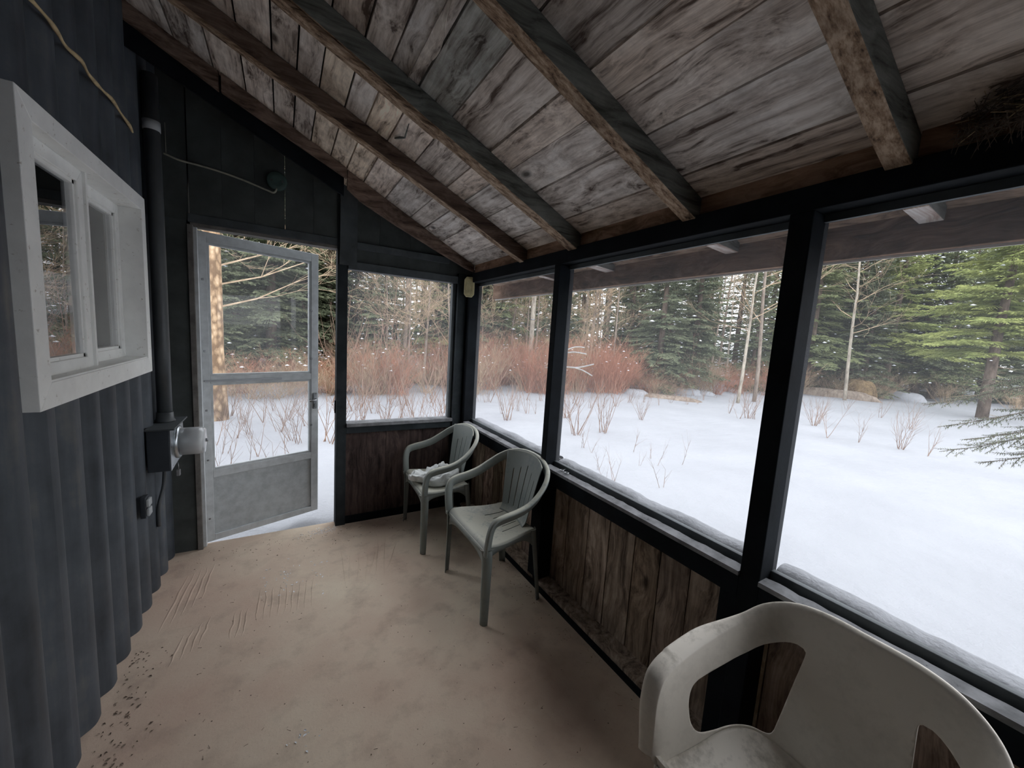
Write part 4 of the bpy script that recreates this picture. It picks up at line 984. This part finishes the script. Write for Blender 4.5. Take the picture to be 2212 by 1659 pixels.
# ================================================================== chairs
def sweep(path, outs, prof, closed_prof=True, scales=None):
    """sweep a profile of (outward, height) points along path; outs: outward vectors"""
    mb = MB(); n = len(path); k = len(prof); vs_ = []
    for i, p in enumerate(path):
        T = (path[min(i+1, n-1)]-path[max(i-1, 0)]).normalized(); O = outs[i]; O = (O-T*O.dot(T)).normalized(); H = -T.cross(O)
        sc_ = scales[i] if scales else 1
        for a, b in prof: vs_.append(p+O*a*sc_+H*b*sc_)
    fs = [(i*k+j, i*k+(j+1) % k, (i+1)*k+(j+1) % k, (i+1)*k+j) for i in range(n-1) for j in range(k)]
    fs += [tuple(range(k))[::-1], tuple((n-1)*k+j for j in range(k))]
    mb.add(vs_, fs, 0, True); mb.sm[-2:] = [False, False]
    return mb
def grid_obj(name, fn, nu, nv, mat, parent, hole=None, thick=.004, wrap=False):
    mb = MB(); vs_ = []; keep = []
    for i in range(nu+1):
        for j in range(nv+1): vs_.append(fn(i/nu, j/nv))
    for i in range(nu):
        for j in range(nv):
            if hole and hole((i+.5)/nu, (j+.5)/nv): continue
            keep.append((i*(nv+1)+j, i*(nv+1)+j+1, (i+1)*(nv+1)+j+1, (i+1)*(nv+1)+j))
    used = sorted({i for f in keep for i in f}); mp = {a: b for b, a in enumerate(used)}
    mb.add([vs_[i] for i in used], [tuple(mp[i] for i in f) for f in keep], 0, True)
    o = mb.obj(name, mat, parent)
    s_ = o.modifiers.new('solid', 'SOLIDIFY'); s_.thickness = thick; s_.offset = 0
    return o
def smooth(a, b, t_): t_ = max(0, min(1, (t_-a)/(b-a))); return t_*t_*(3-2*t_)
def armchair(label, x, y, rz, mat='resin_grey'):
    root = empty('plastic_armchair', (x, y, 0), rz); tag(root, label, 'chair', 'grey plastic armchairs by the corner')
    # local: +x forward, +y left
    SH = .425
    def seat(u, v):          # u 0 rear .. 1 front ; v across
        x_ = -.185+.425*u; hw = .190+.050*smooth(0, .8, u)+.0*u; yy = (v*2-1)*hw
        z_ = SH+.004-.020*math.sin(PI*min(1, u*1.05))*(1-(2*v-1)**2*.6)+.012*(abs(2*v-1)**4)
        f = max(0, (u-.86)/.14); x_ += -.012*f*f; z_ -= .040*f*f
        e = max(0, (abs(2*v-1)-.93)/.07); z_ -= .018*e*e
        return (x_, yy, z_)
    def shole(u, v):
        if not .06 < u < .50: return False
        for k in range(5):
            c = .26+.12*k
            if abs(v-c) < .0075 and (.10 if k != 2 else .08) < u < (.36 if k % 2 else .44): return True
        return False
    grid_obj('seat', seat, 50, 134, mat, root, shole)
    def back(u, v):          # u 0 bottom .. 1 top
        hw = .128+.052*u; q = 2*v-1; yy = q*hw; x_ = -.180-.080*u-.012*u*u+.060*q*q*(0.5+.5*u); z_ = SH-.004+.398*u-.022*q*q*u
        if u < .10: x_ += .02*(1-u/.10)**2; z_ += .004
        return (x_, yy, z_)
    def bhole(u, v):
        for k in range(5):
            c = .5+(k-2)*.165; t_ = .80-.05*abs(k-2)
            if abs(v-c) < .010 and .12 < u < t_: return True
        return False
    grid_obj('backrest', back, 46, 100, mat, root, bhole)
    half = [(.235, .238, .395), (.238, .250, .46), (.236, .262, .525), (.222, .270, .575), (.190, .276, .606), (.13, .280, .622), (.05, .281, .634), (-.03, .279, .655), (-.105, .270, .695), (-.170, .248, .742), (-.222, .205, .783), (-.255, .14, .808), (-.272, .07, .820), (-.276, 0, .823)]
    full = half+[(a, -b, c) for a, b, c in half[-2::-1]]
    hout = [Vector((0, 1, 0))]*7+[Vector((-.1, 1, .0)), Vector((-.25, 1, 0)), Vector((-.6, .9, 0)), Vector((-.9, .6, 0)), Vector((-1, .35, 0)), Vector((-1, .15, 0)), Vector((-1, 0, 0))]
    outs = hout+[Vector((o_.x, -o_.y, o_.z)) for o_ in hout[-2::-1]]
    P = cat_rom(full, 6); O = cat_rom(outs, 6)
    prof = [(.000, -.050), (.004, -.050), (.005, -.006), (.020, -.007), (.022, -.014), (.026, -.013), (.026, -.004), (.020, .001), (.003, .002), (-.002, -.003)]
    sweep(P, O, prof).obj('arm_frame', mat, root)
    # legs: tapered channels
    def leg(pts, sx_, sy_, w0, w1):
        P = cat_rom(pts, 5); n = len(P); O = [Vector((0, sy_, 0))]*n; mb = MB(); vs_ = []
        pr = lambda w_: [(0, -w_), (.012, -w_*.99), (.030, -w_*.78), (.036, -w_*.45), (.036, 0), (.0325, 0), (.0315, -w_*.42), (.026, -w_*.70), (.011, -w_*.93), (0, -w_*.94)]
        for i, p in enumerate(P):
            w_ = w0+(w1-w0)*i/(n-1); s_ = 1-.28*i/(n-1)
            for a, b in pr(w_): vs_.append((p.x+sx_*(-b), p.y+sy_*(a-.018)*s_, p.z))
        k = 10; fs = [(i*k+j, i*k+(j+1) % k, (i+1)*k+(j+1) % k, (i+1)*k+j) for i in range(n-1) for j in range(k)]+[tuple(range(k)), tuple((n-1)*k+j for j in range(k))]
        mb.add(vs_, fs, 0, True); return mb.obj('leg', mat, root, 0)
    for s_ in (1, -1):
        leg([(.185, s_*.236, SH-.005), (.180, s_*.240, .36), (.184, s_*.243, .18), (.190, s_*.247, .0)], 1, s_, .062, .040)
        leg([(-.150, s_*.175, SH+.01), (-.165, s_*.182, .34), (-.190, s_*.190, .17), (-.215, s_*.198, .0)], -1, s_, .055, .036)
        # side apron with arch
        mb = MB(); n = 20; V = []
        for i in range(n+1):
            u = i/n; x_ = -.17+.38*u; yy = s_*(.188+.048*smooth(0, .8, u)); zb_ = SH-.030-.055*(2*u-1)**4
            V += [(x_, yy, SH-.0), (x_, yy, zb_), (x_, yy-s_*.003, zb_), (x_, yy-s_*.003, SH)]
        mb.add(V, [(4*i+a, 4*i+(a+1) % 4, 4*i+4+(a+1) % 4, 4*i+4+a) for i in range(n) for a in range(4)], 0, True); mb.obj('apron', mat, root)
    mb = MB(); n = 20; V = []
    for i in range(n+1):
        q = 2*i/n-1; zb_ = SH-.05-.045*q**4
        V += [(.224, q*.225, SH-.012), (.224, q*.225, zb_), (.220, q*.225, zb_), (.220, q*.225, SH-.012)]
    mb.add(V, [(4*i+a, 4*i+(a+1) % 4, 4*i+4+(a+1) % 4, 4*i+4+a) for i in range(n) for a in range(4)], 0, True); mb.obj('apron', mat, root)
    for ch in root.children:
        for v_ in ch.data.vertices:
            c_ = v_.co; c_.x *= .79 if c_.x > 0 else .85; c_.y *= 1.02; c_.z *= .955
    return root
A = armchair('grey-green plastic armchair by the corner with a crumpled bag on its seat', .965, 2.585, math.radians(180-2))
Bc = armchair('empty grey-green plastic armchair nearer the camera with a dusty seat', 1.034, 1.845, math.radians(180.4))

# crumpled frosted bag on chair A
mb = MB(); nu, nv = 64, 28; vs_ = []
for i in range(nv+1):
    ph = -PI/2+PI*i/nv
    for j in range(nu):
        th = 2*PI*j/nu; c, s_ = math.cos(th), math.sin(th)
        rx_ = .170*(1+.18*math.cos(3*th+.6)+.10*math.sin(5*th)); ry_ = .145*(1+.12*math.sin(2*th+1)+.08*math.cos(4*th))
        cp = max(0, math.cos(ph))**.45; p = Vector((rx_*c*cp, ry_*s_*cp, .042*(math.sin(ph)+1)*(1.1-.35*c)))
        nn = mnoise.noise(p*14)*.022+abs(mnoise.noise(p*30+Vector((3, 3, 3))))*.022-abs(mnoise.noise(p*22))*.012
        p += Vector((c*nn, s_*nn, nn*1.3 if ph > -.2 else 0)); vs_.append(p)
mb.add(vs_, [(i*nu+j, i*nu+(j+1) % nu, (i+1)*nu+(j+1) % nu, (i+1)*nu+j) for i in range(nv) for j in range(nu)], 0, True)
o = mb.obj('plastic_bag', 'cloth'); o.location = (.955, 2.56, .398); o.rotation_euler = (0, 0, math.radians(150)); tag(o, 'crumpled pale frosted bag lying on the seat of the corner armchair', 'bag')

# ---- white bucket armchair in the foreground
CW = empty('bucket_armchair', (0, 0, 0)); tag(CW, 'off-white moulded bucket armchair with solid back in the near right corner', 'chair')
def chair_c(root, mat='resin_white'):
    rim_h = [(-.262, 0, .835), (-.262, .09, .833), (-.252, .165, .815), (-.222, .225, .775), (-.165, .262, .722), (-.085, .280, .687), (.0, .288, .664), (.085, .290, .645), (.155, .288, .626), (.198, .284, .598), (.218, .280, .552), (.226, .274, .49), (.230, .268, .42)]
    sea_h = [(-.165, 0, .425), (-.163, .06, .426), (-.155, .115, .430), (-.135, .155, .438), (-.105, .182, .445), (-.055, .205, .447), (.0, .220, .440), (.06, .230, .428), (.11, .238, .420), (.150, .244, .416), (.180, .248, .414), (.205, .252, .412), (.225, .256, .408)]
    N = 14
    rim = cat_rom(rim_h, N); sea = cat_rom(sea_h, N); H = len(rim)-1
    def curve(C_, t_):     # t -1..1
        a = abs(t_)*H; i = min(int(a), H-1); p = C_[i].lerp(C_[i+1], a-i); return Vector((p.x, math.copysign(p.y, t_) if t_ else 0, p.z))
    def shell(t_, s_):
        r_, q = curve(rim, t_), curve(sea, t_); p = q.lerp(r_, s_)
        bul = math.sin(PI*min(1, s_))*.018*(1-.6*abs(t_)); out = Vector((r_.x-(-.02), r_.y, 0)); out = out.normalized() if out.length > 0 else Vector((-1, 0, 0))
        return p+out*bul*(1-.6*smooth(.15, .55, abs(t_)))
    # hole polygon in (t,s) space, rounded
    hp = [(.12, .66), (.135, .695), (.17, .695), (.22, .665), (.29, .63), (.345, .61), (.42, .60), (.5, .615), (.55, .625), (.58, .59), (.60, .5), (.61, .38), (.612, .26), (.595, .15), (.565, .08), (.505, .03), (.445, .02), (.4, .02), (.355, .02), (.3, .02), (.24, .02), (.205, .045), (.19, .1), (.165, .24), (.14, .42), (.125, .58)]
    hp = [(a, b) for a, b, _ in cat_rom([(a, b, 0) for a, b in hp+hp[:1]], 3)][:-1]
    def inside(t_, s_):
        c = False; j = len(hp)-1
        for i in range(len(hp)):
            (xi, yi), (xj, yj) = hp[i], hp[j]
            if (yi > s_) != (yj > s_) and t_ < (xj-xi)*(s_-yi)/(yj-yi)+xi: c = not c
            j = i
        return c
    def near(t_, s_):
        best = None; bd = 9
        for i in range(len(hp)):
            a = Vector(hp[i]); b = Vector(hp[(i+1) % len(hp)]); ab = b-a; k = max(0, min(1, (Vector((t_, s_))-a).dot(ab)/ab.length_squared)); q = a+ab*k; d = (q-Vector((t_, s_))); d.x *= 1.6; d = d.length
            if d < bd: bd = d; best = q
        return best
    nt, ns_ = 220, 56; pts = {}; faces = []
    ins = {}
    for i in range(nt+1):
        for j in range(ns_+1):
            t_ = -1+2*i/nt; s_ = j/ns_; ins[i, j] = inside(abs(t_), s_)
    idx = {}; V = []
    def vid(i, j):
        if (i, j) in idx: return idx[i, j]
        t_ = -1+2*i/nt; s_ = j/ns_
        if ins[i, j]:
            q = near(abs(t_), s_); t_, s_ = math.copysign(q.x, t_), q.y
        idx[i, j] = len(V); V.append(shell(t_, s_)); return idx[i, j]
    for i in range(nt):
        for j in range(ns_):
            k = sum(ins[a] for a in ((i, j), (i+1, j), (i, j+1), (i+1, j+1)))
            if k == 4: continue
            faces.append((vid(i, j), vid(i+1, j), vid(i+1, j+1), vid(i, j+1)))
    # rolled rim
    prev = [vid(i, ns_) for i in range(nt+1)]
    for st in range(1, 8):
        cur = []
        for i in range(nt+1):
            t_ = -1+2*i/nt; a = abs(t_); r_ = curve(rim, t_); T = (curve(rim, min(1, t_+.01))-curve(rim, max(-1, t_-.01))).normalized()
            outw = Vector((r_.x+.02, r_.y*1.3, 0)).normalized() if a < .62 else Vector((0, math.copysign(1, t_), 0)); outw = (outw-T*outw.dot(T)).normalized(); up = outw.cross(T); 
            if a < .75 and up.z < 0: up = -up
            if a >= .75: up = up if up.x > 0 or up.z > .5 else -up
            W_ = .014+.036*smooth(.30, .5, a)*(1-.25*smooth(.85, 1, a)); ang = st/7
            o_ = W_*math.sin(min(1, ang*1.25)*PI/2); h_ = .010*math.sin(ang*PI)-.016*max(0, ang-.55)/.45
            cur.append(len(V)); V.append(r_+outw*o_+up*h_)
        for i in range(nt): faces.append((prev[i], prev[i+1], cur[i+1], cur[i]))
        prev = cur
    mb = MB(); mb.add(V, faces, 0, True); o = mb.obj('back_shell', mat, root); s_ = o.modifiers.new('solid', 'SOLIDIFY'); s_.thickness = .005; s_.offset = 0
    # seat pan
    def seat(u, v):        # u: t from -1..1 around, v 0 edge ..1 center line
        t_ = -1+2*u; e = curve(sea, t_); c = Vector((e.x*.98+.0, 0, .405)); p = e.lerp(c, v); z_ = e.z*(1-v)**2+(1-(1-v)**2)*.400
        return (p.x, p.y, z_)
    grid_obj('seat', seat, 120, 20, mat, root, None, .005)
    mb = MB(); n = 24; V2 = []
    for i in range(n+1):
        q = 2*i/n-1
        V2 += [(.222, q*.256, .410-.008*(1-q*q)), (.240, q*.256, .395), (.243, q*.256, .345-.03*q**4), (.239, q*.256, .345-.03*q**4)]
    mb.add(V2, [(4*i+a, 4*i+a+1, 4*i+5+a, 4*i+4+a) for i in range(n) for a in range(3)], 0, True); mb.obj('front_apron', mat, root)
    for sy_ in (1, -1):
        for pts_, sx_ in (([(.222, .262, .43), (.225, .270, .30), (.235, .285, .0)], 1), ([(-.15, .17, .42), (-.175, .20, .25), (-.225, .235, .0)], -1)):
            P = cat_rom(pts_, 5); n = len(P); VV = []
            for i, p in enumerate(P):
                w_ = .062-.022*i/(n-1)
                for a, b in ((0, 0), (-sx_*w_, 0), (-sx_*w_, -.004), (-sx_*.008, -.006), (-sx_*.006, -w_*.8), (0, -w_*.8)): VV.append((p.x+a, sy_*(p.y+b), p.z))
            mb = MB(); mb.add(VV, [(i*6+j, i*6+(j+1) % 6, (i+1)*6+(j+1) % 6, (i+1)*6+j) for i in range(n-1) for j in range(6)]+[tuple(range(6)), tuple((n-1)*6+j for j in range(6))]); mb.obj('leg', mat, root, .003)
chair_c(CW)
for ch in CW.children:
    for v_ in ch.data.vertices:
        c_ = v_.co; c_.x *= .825 if c_.x > 0 else .853; c_.y *= .903
        if c_.z > .6: c_.z = .6+(c_.z-.6)*.75
        c_.z *= 1.015
CW.location = (.980, .286, 0); CW.rotation_euler = (0, 0, 3.118)

# ---- bird nest on the top plate
rb = random.Random(11); tb = TB(); tb2 = TB()
for k in range(1500):
    th = rb.uniform(0, 2*PI); r_ = .09*math.sqrt(rb.random()); h_ = rb.uniform(0, .095); p = Vector((r_*math.cos(th)*.75, r_*math.sin(th)*1.25, h_))
    d = Vector((-math.sin(th)+rb.uniform(-.9, .9), math.cos(th)+rb.uniform(-.9, .9), rb.uniform(-.45, .35))).normalized()*rb.uniform(.02, .055)
    (tb if k % 9 else tb2).tube3(p-d*.5, p+d*.5, .0011, .0006)
for k in range(60):
    p = Vector((-.06+rb.uniform(-.02, .02), rb.uniform(-.08, .1), .01)); tb.tube3(p, p+Vector((rb.uniform(-.03, .01), rb.uniform(-.02, .02), rb.uniform(-.06, -.01))), .0009, .0005)
ne = empty('bird_nest', (1.30, .20, 1.934)); tag(ne, 'straggly dark bird nest on the top beam at the upper right', 'nest')
for nm, t2, mt_ in (('nest_twigs', tb, 'bark_dark'), ('pale_straw', tb2, 'cable')):
    q = bpy.data.objects.new(nm, t2.mesh(nm, mt_)); C.objects.link(q); q.parent = ne; q['kind'] = 'stuff'
# ---- litter on the floor
rb = random.Random(12)
def litter(name, n, area, size, mat, lab, cat, twig=False):
    tb = TB()
    for k in range(n):
        x, y = area(rb); a = rb.uniform(0, 2*PI); d = Vector((math.cos(a), math.sin(a), 0)); s_ = rb.uniform(*size); p = Vector((x, y, .0015))
        if twig and rb.random() < .4: tb.tube3(p, p+d*s_*4+Vector((0, 0, .002)), .0009, .0006)
        else:
            q = Vector((-d.y, d.x, 0)); tb.v += [p-d*s_, p+q*s_*.5+Z3*.003, p+d*s_, p-q*s_*.5+Z3*.001]; m_ = len(tb.v)-4; tb.f.append((m_, m_+1, m_+2, m_+3))
    o = bpy.data.objects.new(name, tb.mesh(name, mat)); C.objects.link(o); return tag(o, lab, cat, kind='stuff')
litter('leaf_litter', 150, lambda r: (-.56+abs(r.gauss(0, .07)), r.uniform(1.25, 2.1)), (.002, .008), 'bark_dark', 'dark bits of leaf litter along the foot of the corrugated wall', 'litter')
litter('leaf_litter', 110, lambda r: (r.uniform(-.45, .9), r.uniform(2.65, 2.93)), (.002, .006), 'bark_dark', 'bits of leaf and twig scattered near the door sill', 'litter', True)
litter('leaf_litter', 200, lambda r: (r.uniform(-.4, 1.2), r.uniform(.7, 2.7)), (.0012, .004), 'bark_dark', 'tiny dark crumbs scattered across the middle of the floor', 'litter', True)
litter('leaf_litter', 90, lambda r: (1.25-abs(r.gauss(0, .05)), r.uniform(.8, 2.1)), (.002, .007), 'twig', 'pale chips and twigs along the foot of the screened wall', 'litter', True)
litter('snow_flecks', 60, lambda r: (r.choice(((.0, 2.42), (-.09, 2.52), (.17, 2.30), (.03, 1.63)))[0]+r.gauss(0, .025), r.choice((2.5, 2.3, 2.42))+r.gauss(0, .05)), (.003, .009), 'snow_bright', 'flecks of snow on the floor in front of the door', 'snow')
litter('snow_flecks', 12, lambda r: (.05+r.gauss(0, .02), 1.38+r.gauss(0, .02)), (.003, .007), 'snow_bright', 'small cluster of white flakes in the middle of the floor', 'snow')
litter('snow_flecks', 160, lambda r: (.24+r.gauss(0, .06), 2.91+r.gauss(0, .025)), (.002, .006), 'snow_bright', 'dusting of snow on the floor at the right end of the door sill', 'snow')

# ---- labels by place for what only its place tells apart
for a0, a1, wh in OPEN:
    for ph in sorted({p for _, _, p in pending}):
        L_ = sorted([(az, o) for o, az, p in pending if p == ph and a0 <= az < a1], key=lambda q: q[0])
        for i, (az, o) in enumerate(L_):
            o['label'] = ph+((', '+ORD[i]+' from the left in '+wh) if len(L_) > 1 else ' in '+wh)
drop = []
for o, az, ph in pending:
    if 'label' not in o: drop.append(o)
for o in drop:
    for ch in list(o.children): bpy.data.objects.remove(ch)
    bpy.data.objects.remove(o)
